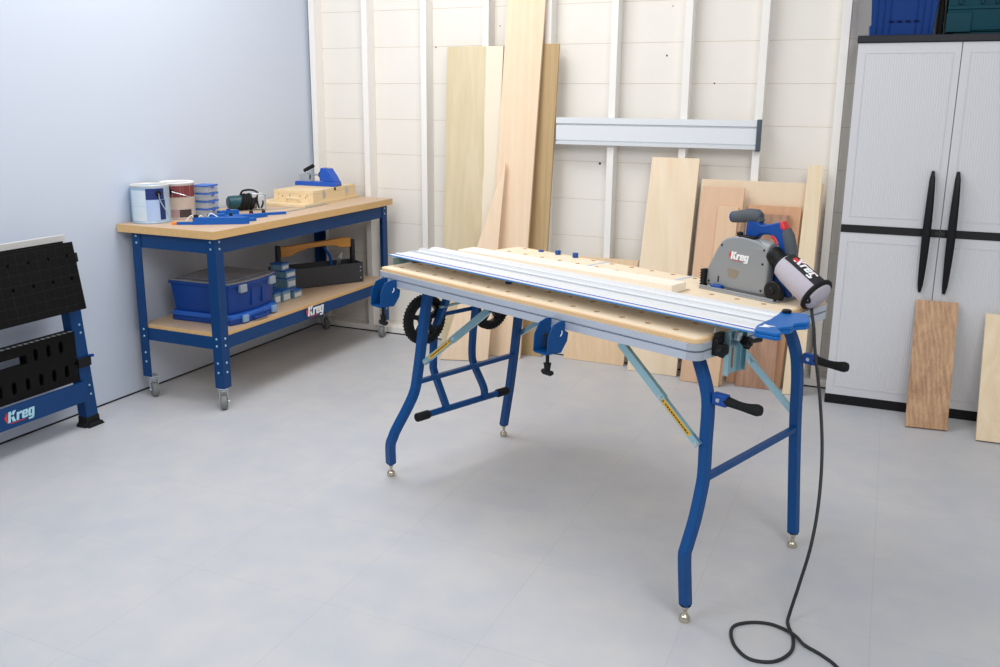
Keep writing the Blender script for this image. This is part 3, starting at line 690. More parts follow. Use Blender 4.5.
# tote
tt = empty('tool_tote', (.325, -.440, Zs), math.radians(-31), 'dark grey tool tote with curved wooden handle on the lower shelf', 'tote')
mb = MB(); TL = .285
mb.box((-.085, -TL, 0), (.085, TL, .008)); mb.box((.080, -TL, .008), (.088, TL, .128)); mb.box((-.088, -TL, .008), (-.08, TL, .128))
mb.box((-.08, -TL, .008), (.08, -TL+.008, .128)); mb.box((-.08, TL-.008, .008), (.08, TL, .128)); mb.build('tray', TOTE, tt, bevel=.002)
for s in (-1, 1):
    mb = MB(); mb.prism([(-.02, .10), (.02, .10), (.016, .27), (-.016, .27)], s*(TL-.032)-.012, s*(TL-.032)+.012, 'y'); mb.build('upright', mat('black upright', (32, 36, 46), .5), tt, bevel=.003)
hs_x = .285/.285
hp = [(-.238, .195), (-.238, .262), (-.19, .262), (-.1, .268), (.05, .276), (.13, .282), (.16, .288), (.238, .284), (.238, .222), (.165, .225), (.13, .240), (.05, .244), (-.05, .240), (-.12, .222), (-.17, .200)]
mb = MB(); mb.prism(hp, -.014, .014, 'x'); mb.build('handle', wood('honey hardwood', (226, 166, 82), (196, 128, 54), 'Y', 12, .12, .45, 1.4), tt, bevel=.004)
mb = MB()
for z in (.03, .075, .10): mb.cyl((.088, TL-.02, z), (.0895, TL-.02, z), .005, None, 8)
mb.build('rivets', STEEL_L, tt)
# pliers poking out
mb = MB(); mb.tube(smooth([(0, 0, 0), (.005, .02, .10), (.0, .01, .16), (-.01, -.03, .215)]), .008, 8, radii=[.006+.004*math.sin(PI*i/24) for i in range(25)]); o = mb.build('pliers', BLUE_T, loc=(.345, -.335, Zs+.014)); tag(o, 'blue handled pliers sticking out of the tote', 'pliers')
mb = MB(); mb.use(STEEL_L); mb.prism([(0, 0), (.04, 0), (.09, .13), (.10, .17), (.05, .15)], -.002, .002, 'x', Matrix.Identity(4)); mb.use(BLUE_T); mb.cyl((-.004, .03, .07), (.008, .03, .07), .02, None, 12); o = mb.build('sliding_square', None, loc=(.385, -.335, Zs+.012)); tag(o, 'metal square poking out at the right end of the tote', 'square')

# ------------------------------------------------------------------ folded project center at the far left
hs = empty('folding_workbench', (.17, -2.15, 0), 0, 'folded black and blue portable workbench at the left edge', 'workbench')
def Hh(x, y, z): return (x-.17, y+2.15, z)
YL = -3.16
# main work top, tilted (leans from x=.20 at the top to x=.25 at the bottom)
Mt = Matrix.Translation(Hh(.25, -2.151, .597)) @ Matrix.Rotation(math.atan2(-.05, .31), 4, 'Y')
mb = MB(); holes = []
Hn = .314
for i in range(10):
    for z in (.15, .255): holes.append((-.045-.1*i, z))
# build plate in local XY then stand it up
tmp = MB(); tmp.use(BLACK_H); plate_with_holes(tmp, -1.01, 0, 0, Hn, -.030, 0, holes, .0085, cell=.03, n=16)
S = Mt @ Matrix(((0, 0, 1, 0), (1, 0, 0, 0), (0, 1, 0, 0), (0, 0, 0, 1)))
bmesh.ops.transform(tmp.bm, matrix=S, verts=tmp.bm.verts)
tmp.use(mat('faint grey grid', (24, 25, 25), .5))
for i in range(20): tmp.box((-.0005, -1.0+i*.05, .012), (.0003, -.9992+i*.05, .30), Mt)
for j in range(7): tmp.box((-.0005, -1.005, .03+j*.045), (.0003, -.004, .0308+j*.045), Mt)
tp = tmp.build('work_top', None, hs)
mb = MB(); mb.prism([(-.002, .215), (.014, .222), (.014, .262), (-.002, .255)], -.028, -.002, 'x', Mt); mb.build('edge_bumper', BLACK_R, tp)
mb = MB(); mb.box((-.05, -1.0, .012), (-.032, -.020, .322), Mt @ Matrix.Translation((-.003, 0, 0))); mb.build('rear_work_top', BLACK_H, hs)
mb = MB(); mb.box(Hh(.130, YL+.02, .60), Hh(.144, -2.140, .935)); mb.build('white_panel', mat('off white panel', (206, 206, 205), .5), hs, bevel=.002)
# legs: splayed along y
def hleg(name, x, ytop, ybot, s):
    mb = MB()
    w = .066
    ya0, ya1 = sorted((ybot-w*s, ybot)); yb0, yb1 = sorted((ytop-w*s, ytop))
    mb.hexa([Hh(x-.055, ya0, .040), Hh(x, ya0, .040), Hh(x, ya1, .040), Hh(x-.055, ya1, .040), Hh(x-.055, yb0, .60), Hh(x, yb0, .60), Hh(x, yb1, .60), Hh(x-.055, yb1, .60)])
    lg = mb.build(name, BLUE_D, hs)
    for z in (.16, .205, .47, .51):
        y = ybot+(ytop-ybot)*(z-.040)/.56-.022*s
        mb = MB(); mb.cyl(Hh(x, y, z), Hh(x+.003, y, z), .0058, .004, 8)
        mb.build('bolt', MATS['zinc bolt heads'], lg)
    mb = MB(); yc = ybot-.033*s
    mb.prism([(yc-.037, .022), (yc-.052, .008), (yc-.050, 0), (yc-.02, 0), (yc+.0, .012), (yc+.02, 0), (yc+.046, 0), (yc+.050, .008), (yc+.037, .022), (yc+.036, .050), (yc-.036, .050)], x-.058-.17, x+.004-.17, 'x', Matrix.Translation((0, 2.15, 0)))
    mb.prism([(yc-.036, .020), (yc+.036, .020), (yc+.050, .0), (yc-.044, .0)], x+.004-.17, x+.022-.17, 'x', Matrix.Translation((0, 2.15, 0)))
    mb.build('foot', BLACK_R, lg, bevel=.003)
hleg('leg', .185, -2.130, -2.088, 1); hleg('leg', .185, -3.10, -3.15, -1)
mb = MB(); mb.box(Hh(.187, -3.10, .139), Hh(.205, -2.150, .236)); fr = mb.build('lower_rail', BLUE_D, hs, bevel=.002)
brand(fr, Hh(.2055, -2.515, .186), (0, 1, 0), (0, 0, 1), .155, ink=LIGHTB)
mb = MB(); mb.box(Hh(.120, -2.20, .325), Hh(.190, -2.105, .340)); mb.box(Hh(.1855, -2.18, .305), Hh(.198, -2.108, .350)); mb.build('hinge_clip', BLACK, hs, bevel=.002)
mb = MB(); mb.cyl(Hh(.170, -2.112, .345), Hh(.205, -2.100, .352), .009, .007, 12); mb.build('hinge_knob', BLUE_P, hs)
# slotted step shelf between legs
mb = MB(); ys = [-2.185]; 
slot_top = [(-2.261-.067*i, .394, .463) for i in range(3)]
slot_bot = [(-2.243-.0685*i, .272, .342) for i in range(13)]
def slotted(mb, y0, y1, z0, z1, slots, M):
    cuts = sorted(slots)
    # horizontal bands
    yb = y0
    for c, a, b in cuts:
        h = .011
        mb.box((-.012, yb, z0), (0, c-h, z1), M); mb.box((-.012, c-h, z0), (0, c+h, a+.008), M); mb.box((-.012, c-h, b-.008), (0, c+h, z1), M)
        # rounded ends
        for zz, sg in ((a+.008, 1), (b-.008, -1)):
            for sd in (-1, 1):
                mb.prism([(c+sd*h, zz), (c+sd*h, zz+sg*.010), (c+sd*h*.55, zz+sg*.003)], -.012, 0, 'x', M)
        yb = c+h
    mb.box((-.012, yb, z0), (0, y1, z1), M)
Ms = Matrix.Translation((.19-.17, 2.15, 0))
full = MB(); full.use(BLACK_H)
slotted(full, -3.06, -2.181, .245, .368, slot_bot, Ms)
slotted(full, -2.44, -2.181, .368, .485, slot_top, Ms)
full.box((-.012, -3.06, .368), (0, -2.80, .485), Ms)
full.box((-.012, -2.80, .368), (0, -2.44, .400), Ms); full.box((-.012, -2.80, .440), (0, -2.44, .485), Ms)
full.box((-.05, -3.06, .478), (-.012, -2.181, .488), Ms); full.box((-.05, -3.06, .245), (-.012, -2.181, .252), Ms)
full.box((-.050, -3.06, .252), (-.042, -2.80, .478), Ms); full.box((-.050, -2.44, .252), (-.042, -2.181, .478), Ms); full.box((-.050, -2.80, .252), (-.042, -2.44, .392), Ms)  # back plates added behind the slots so the openings show dark
full.use(mat('pale grip strips', (170, 174, 176), .6))
for i in range(30): full.box((-.016, -3.05+i*.029, .488), (-.001, -3.033+i*.029, .4892), Ms)
sp = full.build('slotted_shelf', None, hs)

# ------------------------------------------------------------------ main work table
TA = math.radians(-22.4669); T0 = Vector((1.7713, -2.0476, 0))
tb = empty('work_table', T0, TA, 'folding work table with pale perforated top, aluminium edges and blue legs', 'table')
TL_, TW, TH = 1.503, .7922, .9005
def TWd(x, y, z): return Vector((T0.x+x*math.cos(TA)-y*math.sin(TA), T0.y+x*math.sin(TA)+y*math.cos(TA), z))
holes = [(.073+.1012*i, .0625+.1*j) for i in range(14) for j in range(8)]
mb = MB(); mb.use(TABLE_TOP)
plate_with_holes(mb, .012, .012, TL_-.012, TW-.012, TH-.0125, TH, holes, .0102, cell=.03, n=16, wall=mat('drilled hole walls', (196, 158, 112), .8))
mb.build('tabletop', None, tb, bevel=0)
# rounded MDF rim strip so that the edge reads tan
mb = MB(); ro_ = rrect(0, 0, TL_, TW, .03, 6); ri = rrect(.0125, .0125, TL_-.0125, TW-.0125, .0005, 6); n = len(ro_)
mb._add([(x, y, TH-.0125) for x, y in ro_]+[(x, y, TH-.001) for x, y in ro_]+[(x, y, TH-.0003) for x, y in ri]+[(x, y, TH-.0125) for x, y in ri],
        [(i, (i+1) % n, (i+1) % n+n, i+n) for i in range(n)]+[(i+n, (i+1) % n+n, (i+1) % n+2*n, i+2*n) for i in range(n)]+[(i+3*n, (i+1) % n+3*n, (i+1) % n, i) for i in range(n)])
mb.build('edge_band', MDFE, tb)
# aluminium perimeter rails with a T slot
r0 = .030
def rail_prof(sgn):  # (out, z): out positive to the outside
    return [(0, .0195), (0, .0), (0, -.0)]
zt = TH-.013; zb = TH-.0620; zm = (zt+zb)/2+.002
prof = [(.0, zt), (.0, zm+.003), (.010, zm+.003), (.010, zm-.003), (.0, zm-.003), (.0, zb), (.03, zb), (.03, zt)]
mb = MB(); mb.prism([(-.006+p[0], p[1]) for p in prof], r0, TL_-r0, 'x'); mb.build('side_rail', ALU, tb)
mb = MB(); mb.prism([(TW+.006-p[0], p[1]) for p in prof], r0, TL_-r0, 'x'); mb.build('side_rail', ALU, tb)
mb = MB(); mb.prism([(-.006+p[0], p[1]) for p in prof], r0, TW-r0, 'y'); mb.build('side_rail', ALU, tb)
mb = MB(); mb.prism([(TL_+.006-p[0], p[1]) for p in prof], r0, TW-r0, 'y'); mb.build('side_rail', ALU, tb)
for cx, cy, a0 in ((r0, r0, PI), (TL_-r0, r0, -PI/2), (TL_-r0, TW-r0, 0), (r0, TW-r0, PI/2)):
    mb = MB()
    def arc(R, z): return [(cx+R*math.cos(a0+PI/2*k/8), cy+R*math.sin(a0+PI/2*k/8), z) for k in range(9)]
    for z0, z1, R in ((zb, zm-.003, r0+.0065), (zm-.003, zm+.003, r0-.004), (zm+.003, zt, r0+.0065)):
        pts = [(p[0], p[1]) for p in arc(R, 0)]+[(cx, cy)]
        mb.prism(pts, z0, z1)
    mb.build('corner_bracket', mat('cast corner aluminium', (176, 184, 194), .4, .3), tb)
# T-track rulers inlaid across the top
for x in (.538, .955):
    mb = MB(); mb.box((x-.006, .53 if x < .8 else .60, TH), (x+.006, .792, TH+.0012)); mb.build('t_track', mat('pale blue track', (186, 204, 230), .4, .2), tb)
# legs
def leg(pts, lt='leg', w=.033, upv=(1, 0, 0)):
    mb = MB(); mb.tube(pts, 0, sq=(w, w), up=upv); lg = mb.build('leg', BLUE, tb)
    f = Vector(pts[-1]); 
    mb = MB(); mb.lathe([(.018, f.z+.001), (.018, f.z-.003)], (f.x, f.y, 0)); mb.build('end_cap', BLACK, lg)
    mb = MB(); mb.lathe([(.0155, 0), (.0175, .004), (.018, .010), (.016, .017), (.012, .022), (.007, .026), (.0055, .036), (.010, .042), (.010, f.z-.003)], (f.x, f.y, .0003), n=20); mb.build('leveling_foot', NICKEL, lg)
    return lg
ft = .058
def xl(z): return .010+.2*z
def bend(lst): return lst
LF = leg(smooth([(.205, .092, .8380), (.190, .091, .77), (.171, .090, .68), (.149, .090, .56), (.128, .088, .45), (.120, .080, .39), (.104, .058, .325), (.070, .020, .225), (.060, .010, .19), (.044, .008, .15), (.018, .028, ft)], 3), w=.034)
LB = leg(w=.033, pts=[(.175, .655, .8380), (.150, .662, .72), (.10, .676, .44), (.066, .684, .27), (.016, .695, ft)])
RF = leg(smooth([(1.438, .100, .8380), (1.454, .100, .80), (1.478, .100, .74), (1.490, .100, .68), (1.492, .096, .56), (1.494, .094, .47), (1.496, .082, .42), (1.499, .052, .335), (1.497, .020, .255), (1.496, .014, .22), (1.496, .034, ft)], 3), w=.0315)
RB = leg(w=.033, pts=smooth([(1.402, .69, .8380), (1.418, .69, .80), (1.440, .69, .755), (1.457, .69, .70), (1.466, .69, .62), (1.468, .695, .5), (1.478, .70, .3), (1.492, .707, ft)], 3))
mb = MB(); mb.tube([(.118, .105, .425), (.102, .662, .425)], .0, sq=(.018, .022), up=(1, 0, 0)); mb.build('crossbar', BLUE, tb)
mb = MB(); mb.tube([(1.492, .112, .450), (1.472, .685, .450)], .0, sq=(.018, .022), up=(1, 0, 0)); mb.build('crossbar', BLUE, tb)
# folding stays
STK = [YEL, BLACK]
def stay(p, q, sticker=True, side=-1, wd=.026):
    p, q = Vector(p), Vector(q); d = (q-p).normalized(); n = d.cross(Vector((0, 1, 0))).normalized()
    M = Matrix.Identity(4)
    for k in range(3): M[k][0] = d[k]; M[k][1] = Vector((0, 1, 0))[k]; M[k][2] = d.cross(Vector((0, 1, 0)))[k]; M[k][3] = p[k]
    L = (q-p).length
    mb = MB(); mb.box((0, -.0015, -wd/2), (L*.56, .0015, wd/2), M); mb.box((0, .0015, wd/2-.003), (L*.56, .013, wd/2), M); mb.box((0, .0015, -wd/2), (L*.56, .013, -wd/2+.003), M)
    s = mb.build('folding_stay', STEEL, tb)
    mb = MB(); mb.box((L*.50, -.0035, -wd*.42), (L, -.0018, wd*.42), M); mb.box((L*.50, -.0018, wd*.30), (L, .010, wd*.42), M); mb.build('lower_link', STEEL, s)
    for k_ in (.53, .98):
        mb = MB(); mb.cyl(M @ Vector((L*k_, -.008, 0)), M @ Vector((L*k_, .008, 0)), .0065, None, 10); mb.build('rivet', STEEL_L, s)
    if sticker:
        mb = MB(); mb.use(YEL); mb.box((L*.56, -.0042, -wd*.27), (L*.90, -.0036, wd*.30), M); mb.use(BLACK)
        k = L*.60; rnd = random.Random(3)
        mb.prism([(L*.566, -.004), (L*.586, .0), (L*.566, .004)], -.0047, -.0042, 'y', M)
        while k < L*.875:
            w = rnd.uniform(.004, .011); mb.box((k, -.0046, -.0022), (min(k+w, L*.88), -.0042, .0024), M); k += w+.0025
        mb.build('warning_sticker', None, s)
    return s
stay((.585, .055, .818), (.195, .070, .530))
stay((1.195, .045, .822), (1.484, .070, .560))
stay((.585, .68, .822), (.105, .685, .515), False)
stay((1.06, .715, .815), (1.452, .715, .492), False)
# thin steel rod between the wheels
mb = MB(); mb.cyl((.14, .20, .728), (.14, .63, .735), .006, None, 8); mb.build('fold_rod', STEEL, tb)
# transport wheels
for y in (.165, .54):
    w = MB(); R = .103
    w.lathe([(R-.022, -.013), (R-.004, -.015), (R, -.010), (R, .010), (R-.004, .015), (R-.022, .013)], (.085, y, .672), (1, 0, 0), 48, closed=True)
    for k in range(44):
        t = 2*PI*k/44; c, s = math.cos(t), math.sin(t)
        p = Vector((.085, y+R*c, .672+R*s)); Mk = frame(p, (1, 0, 0), (0, -s, c))
        w.box((-.013, -.0022, -.002), (.013, .0022, .0022), Mk)
    wh = w.build('wheel', BLACK_R, tb)
    h = MB(); h.lathe([(R-.023, -.012), (R-.036, -.012), (R-.036, .012), (R-.023, .012)], (.085, y, .672), (1, 0, 0), 40, closed=True)
    h.lathe([(.010, -.02), (.024, -.02), (.026, 0), (.024, .02), (.010, .02)], (.085, y, .672), (1, 0, 0), 20, closed=False)
    for k in range(5):
        t = 2*PI*k/5+.3; c, s = math.cos(t), math.sin(t); p = Vector((.085, y, .672)); Mk = frame(p, (1, 0, 0), (0, c, s))
        h.hexa([Mk @ Vector(v) for v in ((-.010, .02, -.011), (.010, .02, -.011), (.010, .072, -.009), (-.010, .072, -.009), (-.010, .02, .011), (.010, .02, .011), (.010, .072, .009), (-.010, .072, .009))])
    h.build('hub', BLACK, wh)
# wheel frame with foot bar
mb = MB()
mb.tube(smooth([(.150, .235, .80), (.140, .232, .745), (.078, .230, .63), (.066, .228, .56), (.066, .225, .47), (.072, .225, .43), (.112, .248, .30), (.122, .25, .272)], 4), .0, sq=(.026, .026), up=(0, 1, 0))
mb.tube(smooth([(.120, .44, .80), (.105, .44, .745), (.085, .442, .63), (.072, .445, .55), (.066, .446, .47), (.076, .448, .42), (.118, .468, .32), (.122, .47, .272)], 4), .0, sq=(.026, .026), up=(0, 1, 0))
mb.cyl((.066, .165, .672), (.066, .54, .672), .009, None, 12)
wf = mb.build('wheel_frame', BLUE, tb)
mb = MB(); mb.cyl((.112, .135, .268), (.112, .58, .268), .014, None, 16); bar = mb.build('foot_bar', BLUE, tb)
for y0, y1 in ((.095, .16), (.555, .62)):
    mb = MB(); mb.lathe([(.0175, 0), (.019, .003), (.019, .06), (.017, .065)], (.112, y0, .268), (0, 1, 0), 18); mb.build('rubber_grip', BLACK_R, bar)
# lift handles on the right legs
for y, x in ((.100, 1.507), (.690, 1.482)):
    mb = MB(); mb.box((x, y-.013, .692), (x+.048, y+.013, .728)); hb = mb.build('handle_bracket', BLUE_P, tb, bevel=.004)
    mb = MB(); mb.cyl((x+.022, y-.013, .710), (x+.022, y-.017, .710), .007, .006, 12); mb.build('pivot_bolt', STEEL_L, hb)
    mb = MB(); pts = [(x+.040+i*.0095, y, .711-.005*math.sin(PI*.9*i/12)) for i in range(13)]
    mb.tube(pts, 0, 14, radii=[.0135, .0145, .014, .0135, .013, .0128, .013, .0135, .0145, .0155, .017, .0175, .014]); mb.build('handle_grip', BLACK_R, hb)
# guide bracket plate at right end
mb = MB()
mb.box((1.530, .102, .783), (1.533, .198, .915)); mb.box((1.533, .102, .783), (1.546, .105, .915)); mb.box((1.533, .195, .783), (1.546, .198, .915)); mb.box((1.533, .176, .783), (1.540, .179, .915))
gb = mb.build('guide_bracket', STEEL, tb)
mb = MB(); mb.prism(rrect(.138, .798, .147, .862, .0044, 4), 1.5332, 1.5336, 'x'); mb.build('slot', mat('slot gap', (150, 110, 84), .7), gb)
mb = MB(); mb.cyl((1.512, .142, .884), (1.53, .142, .884), .006, None, 8); mb.lathe([(.008, 0), (.014, .004), (.014, .015), (.009, .018)], (1.5335, .150, .894), (1, 0, 0), 14); mb.build('lock_bolt', STEEL_L, gb)
def star_knob(c, ax, r, h, nm='star_knob', parent=None):
    mb = MB(); c = Vector(c); d = Vector(ax).normalized(); a = d.orthogonal().normalized(); b = d.cross(a)
    pts = []
    n = 40
    for k in range(n):
        t = 2*PI*k/n; rr = r*(1+.14*math.cos(5*t)); pts.append(c+a*rr*math.cos(t)+b*rr*math.sin(t))
    v = pts+[p+d*h for p in pts]
    mb._add(v, [tuple(reversed(range(n))), tuple(range(n, 2*n))]+[(i, (i+1) % n, (i+1) % n+n, i+n) for i in range(n)])
    mb.cyl(c-d*.012, c, r*.5, None, 14)
    mb.cyl(c+d*h, c+d*(h+.003), r*.35, None, 14)
    return mb.build(nm, BLACK, parent, bevel=.002)
mb = MB(); mb.box((1.5095, .066, .846), (1.529, .096, .896)); mb.box((1.5095, .072, .878), (1.526, .108, .912)); mb.build('lock_lever', BLACK, gb, bevel=.003)
star_knob((1.529, .080, .864), (1, -.15, 0), .019, .016, 'clamp_knob', gb); star_knob((1.547, .182, .872), (1, 0, 0), .017, .018, 'clamp_knob', gb)
mb = MB(); mb.cyl((1.556, .196, .872), (1.556, .255, .868), .0055, .008, 10); mb.build('lever_tip', BLACK, gb)
mb = MB(); mb.tube(smooth([(1.512, .08, .90), (1.508, .085, .922), (1.515, .12, .930), (1.53, .15, .918)]), .003, 6); mb.build('spring_wire', STEEL_L, gb)
# left end bracket
mb = MB(); mb.box((-.036, .10, .842), (-.033, .23, .922)); mb.box((-.033, .10, .862), (-.0065, .13, .872)); lb = mb.build('guide_bracket', STEEL, tb)
mb = MB(); mb.cyl((-.052, .13, .905), (-.036, .13, .905), .014, .012, 12); mb.box((-.03, .16, .903), (.03, .20, .915)); mb.build('hinge_block', mat('brown grey hinge', (110, 104, 98), .5), lb, bevel=.002)

# bench dogs, top-level things set into the holes
def dog(x, y, h, label):
    mb = MB(); mb.lathe([(.0088, -.014), (.0088, 0), (.0125, .0005), (.0125, h-.001), (.0115, h)], (0, 0, 0), n=18)
    o = mb.build('bench_dog', mat('blue bench dog', (12, 74, 150), .4), loc=TWd(x, y, TH+.0004)); tag(o, label, 'bench dog', 'blue bench dogs in the table top')
dog(holes[1*8+7][0], holes[7][1], .007, 'flattest blue bench dog, left of the three at the back edge')
dog(holes[2*8+7][0], holes[7][1], .018, 'middle of the three blue bench dogs at the back edge')
dog(holes[3*8+7][0], holes[7][1], .020, 'right one of the three blue bench dogs at the back edge')
dog(holes[5*8][0], holes[1][1], .007, 'blue bench dog in shade under the guide track')
# under-rail clamps
def hclamp(x, y, label):
    c = empty('rail_clamp', TWd(x, y, .804), TA, label, 'clamp', 'blue clamps hanging from the table rail')
    pl = [(-.088, -.034), (-.022, -.040), (.006, -.004), (.010, .022), (-.0068, .032), (-.0068, .064), (-.030, .066), (-.062, .058), (-.084, .022)]
    for dx in (-.030, .030):
        mb = MB(); mb.prism(pl, dx-.0022, dx+.0022, 'x'); mb.build('side_plate', BLUE, c, bevel=.001)
    mb = MB(); mb.box((-.0278, -.086, -.038), (.0278, -.024, -.033)); mb.build('bottom_web', BLUE, c)
    mb = MB(); mb.cyl((0, -.052, -.085), (0, -.052, -.0381), .006, None, 12); mb.cyl((0, -.052, -.0329), (0, -.052, .015), .006, None, 12); mb.cyl((0, -.052, .015), (0, -.052, .022), .013, .013, 14); mb.build('screw', BLACK, c)
    mb = MB(); mb.lathe([(.010, -.098), (.012, -.078), (.014, -.076)], (0, -.052, 0), n=14)
    mb.tube([(-.022, -.052, -.104), (-.014, -.052, -.107), (.014, -.052, -.107), (.022, -.052, -.104)], .009, 10, radii=[.007, .0095, .0095, .007]); mb.build('turn_knob', BLACK_R, c)
    mb = MB(); mb.tube([(.0325, -.030, .016), (.0325, -.022, .024), (.0325, -.022, .034)], .002, 6); mb.build('printed_mark', WHITE, c)
hclamp(.980, 0, 'blue rail clamp hanging from the middle of the table edge')
hclamp(.095, 0, 'blue rail clamp at the left end of the table, before the bench caster')

# workpiece on the table
mb = MB(); mb.box((0, 0, 0), (1.065, .096, .0300)); 
o = mb.build('workpiece_board', PINE, loc=TWd(.030, .397, TH+.0015), rotz=TA+math.radians(3.0), bevel=.001); tag(o, 'long white pine board lying on the work table behind the guide track', 'board')

# guide track
gt = empty('guide_track', TWd(0, .056, .9425), TA, 'long silver saw guide track with blue edge stripes laid over the table', 'guide track')
GL = 1.655; GW = .243
mb = MB()
prof = [(0.0, 0), (0, .003), (.030, .003), (.032, .006), (.042, .006), (.044, .003), (.10, .003), (.102, .008), (.107, .008), (.109, .003), (.150, .003), (.152, .012), (.166, .012), (.168, .003), (.212, .003), (.214, .008), (.243, .008), (.243, 0)]
mb.prism(prof, 0, GL, 'x'); body = mb.build('track_body', mat('white silver track', (222, 224, 227), .4, .05), gt)
mb = MB(); mb.box((0.0, -.006, -.0012), (GL, .0, .0026)); mb.build('splinter_strip', mat('translucent blue strip', (60, 130, 196), .3), gt)
mb = MB(); mb.box((0.0, .018, .0031), (GL, .0255, .0037)); mb.build('blue_stripe', mat('blue glide stripe', (14, 60, 176), .5, spec=.2), gt)
mb = MB(); mb.box((0, .100, .0082), (GL, .109, .0087)); mb.box((0, .152, .0121), (GL, .154, .0126)); mb.box((0, .1685, .0031), (GL, .173, .0036)); mb.box((0, .0455, .0031), (GL, .048, .0036)); mb.build('grey_ridge', mat('pale grey rib', (168, 174, 184), .4), gt) 
mb = MB()
pts = [(1.672, -.046), (1.732, -.042), (1.740, -.030), (1.736, -.018), (1.708, .013), (1.712, .036), (1.722, .052), (1.722, .070), (1.714, .090), (1.720, .112), (1.731, .128), (1.730, .150), (1.702, .200), (1.684, .226), (1.660, .222), (1.640, .212), (1.618, .216), (1.612, .200), (1.625, .166), (1.632, .130), (1.640, .095), (1.643, .060), (1.648, .021), (1.656, -.010)]
mb.prism(pts, .0125, .022)
pb = [p for p in pts if p[0] > GL+.002]
pb = [(GL+.002, -.02)]+pb+[(GL+.002, .222)]
mb.prism(pb, .001, .0124)
dk = mb.build('docking_block', CYAN_B, gt, bevel=.003)
mb = MB(); mb.prism([(1.664, -.012), (1.690, .004), (1.680, .008), (1.696, .022), (1.676, .020), (1.660, .026), (1.668, .006)], .0221, .0227); mb.build('printed_arrow', WHITE, dk)
mb = MB(); mb.lathe([(.012, 0), (.014, .002), (.014, .007), (.011, .009)], (1.634, .196, .0222), n=20); mb.build('lock_button', BLACK, dk)

# ------------------------------------------------------------------ track saw
SA = TA+math.radians(-5.692)
sw = empty('track_saw', TWd(1.096, .616, TH+.0005), SA, 'grey and blue plunge track saw with dust bag standing on the table', 'saw')
# local frame: x along the blade, y to the back, z up
mb = MB(); mb.prism(rrect(-.004, .0, .318, .150, .010), 0, .005); mb.prism([(.0, .004), (.31, .004), (.31, .010), (.0, .010)], .005, .013)
mb.box((.25, .02, .005), (.315, .145, .010)); mb.build('base_plate', mat('cast base plate', (152, 156, 160), .4, .3), sw, bevel=.001)
HP = [(-.002+.008, .012), (.012, .075), (.030, .112), (.048, .148), (.066, .176), (.084, .190), (.115, .200), (.150, .204), (.180, .202), (.212, .196), (.256, .180), (.262, .165), (.262, .135), (.262, .016), (.250, .012)]
mb = MB(); mb.prism(HP, .028, .072, 'y'); hs_ = mb.build('blade_guard', SAWG, sw, bevel=.007, seg=3)
mb = MB(); mb.lathe([(.024, 0), (.030, .01), (.032, .05), (.031, .075), (.027, .078)], (.182, .058, .172), (1, 0, -.12), 20); mb.build('dust_port', SAWG, sw)
# window, mark and screws
mb = MB(); mb.prism([(.100, .088), (.150, .082), (.144, .064), (.138, .054), (.108, .054), (.103, .066)], .0272, .0284, 'y'); mb.build('viewing_window', mat('brown tinted window', (150, 140, 126), .3, .3), hs_)
mb = MB()
for x, z in ((.070, .164), (.246, .168), (.243, .120), (.243, .028), (.022, .028)): mb.cyl((x, .029, z), (x, .0268, z), .004, None, 10)
mb.prism(rrect(.061, .030, .066, .052, .002), .0268, .0275, 'y'); mb.build('screws', BLACK, hs_)
brand(hs_, (.146, .0272, .130), (1, 0, -.02), (0.02, 0, 1), .086)
mb = MB(); mb.prism(rrect(-.005, .004, .012, .070, .004), .014, .036, 'y')
for i in range(6): mb.box((-.009, .014, .012+i*.010), (-.005, .03, .016+i*.010))
mb.build('front_guard_knob', BLACK, sw, bevel=.001)
mb = MB(); mb.prism(rrect(.046, .0052, .090, .022, .004), .006, .030, 'y'); mb.build('track_adjuster', CYAN_B if False else BLUE_P, sw, bevel=.003)
# rear depth knob
mb = MB(); mb.lathe([(.030, 0), (.033, .003), (.033, .014), (.030, .018), (.012, .019), (.012, .024), (.009, .026)], (.300, .026, .040), (0, -1, 0), 30); mb.box((.265, .03, .005), (.318, .055, .028)); mb.build('bevel_knob', BLACK, sw, bevel=.001)
# motor behind
mb = MB(); mb.lathe([(.030, 0), (.048, .004), (.050, .03), (.046, .10), (.038, .112)], (.19, .074, .108), (0, 1, 0), 28); mb.build('motor', BLUE_P, sw)
mb = MB(); mb.prism([(.250, .016), (.285, .014), (.322, .010), (.30, .060), (.290, .12), (.27, .16), (.255, .16)], .075, .105, 'y'); mb.build('rear_support', BLUE_P, sw, bevel=.005)
mb = MB(); mb.lathe([(.008, 0), (.010, .004), (.012, .012), (.008, .016)], (.127, .05, .200), (0, 0, 1), 12); mb.box((.135, .03, .198), (.20, .06, .207)); mb.build('plunge_lock', BLACK, sw, bevel=.002)
# front handle: rubber grip running left with a blue end
yh = .095
mb = MB(); mb.tube([(.176, yh, .266), (.162, yh, .270), (.13, yh, .270), (.095, yh, .263), (.062, yh, .258)], 0, 18, radii=[.018, .0245, .0245, .022, .0205]); 
mb.prism([(.118, .262), (.178, .270), (.184, .254), (.170, .246), (.130, .246)], yh-.016, yh+.016, 'y'); fh = mb.build('front_handle', GRIP, sw, bevel=.003)
mb = MB(); mb.lathe([(.0200, 0), (.0195, .005), (.016, .008)], (.062, yh, .258), (-1, 0, -.12), 20); mb.build('blue_end', BLUE_P, fh)
mb = MB(); mb.cyl((.0545, yh, .2575), (.0535, yh, .2574), .006, None, 12); mb.build('end_screw', mat('navy screw', (12, 30, 90), .5), fh)
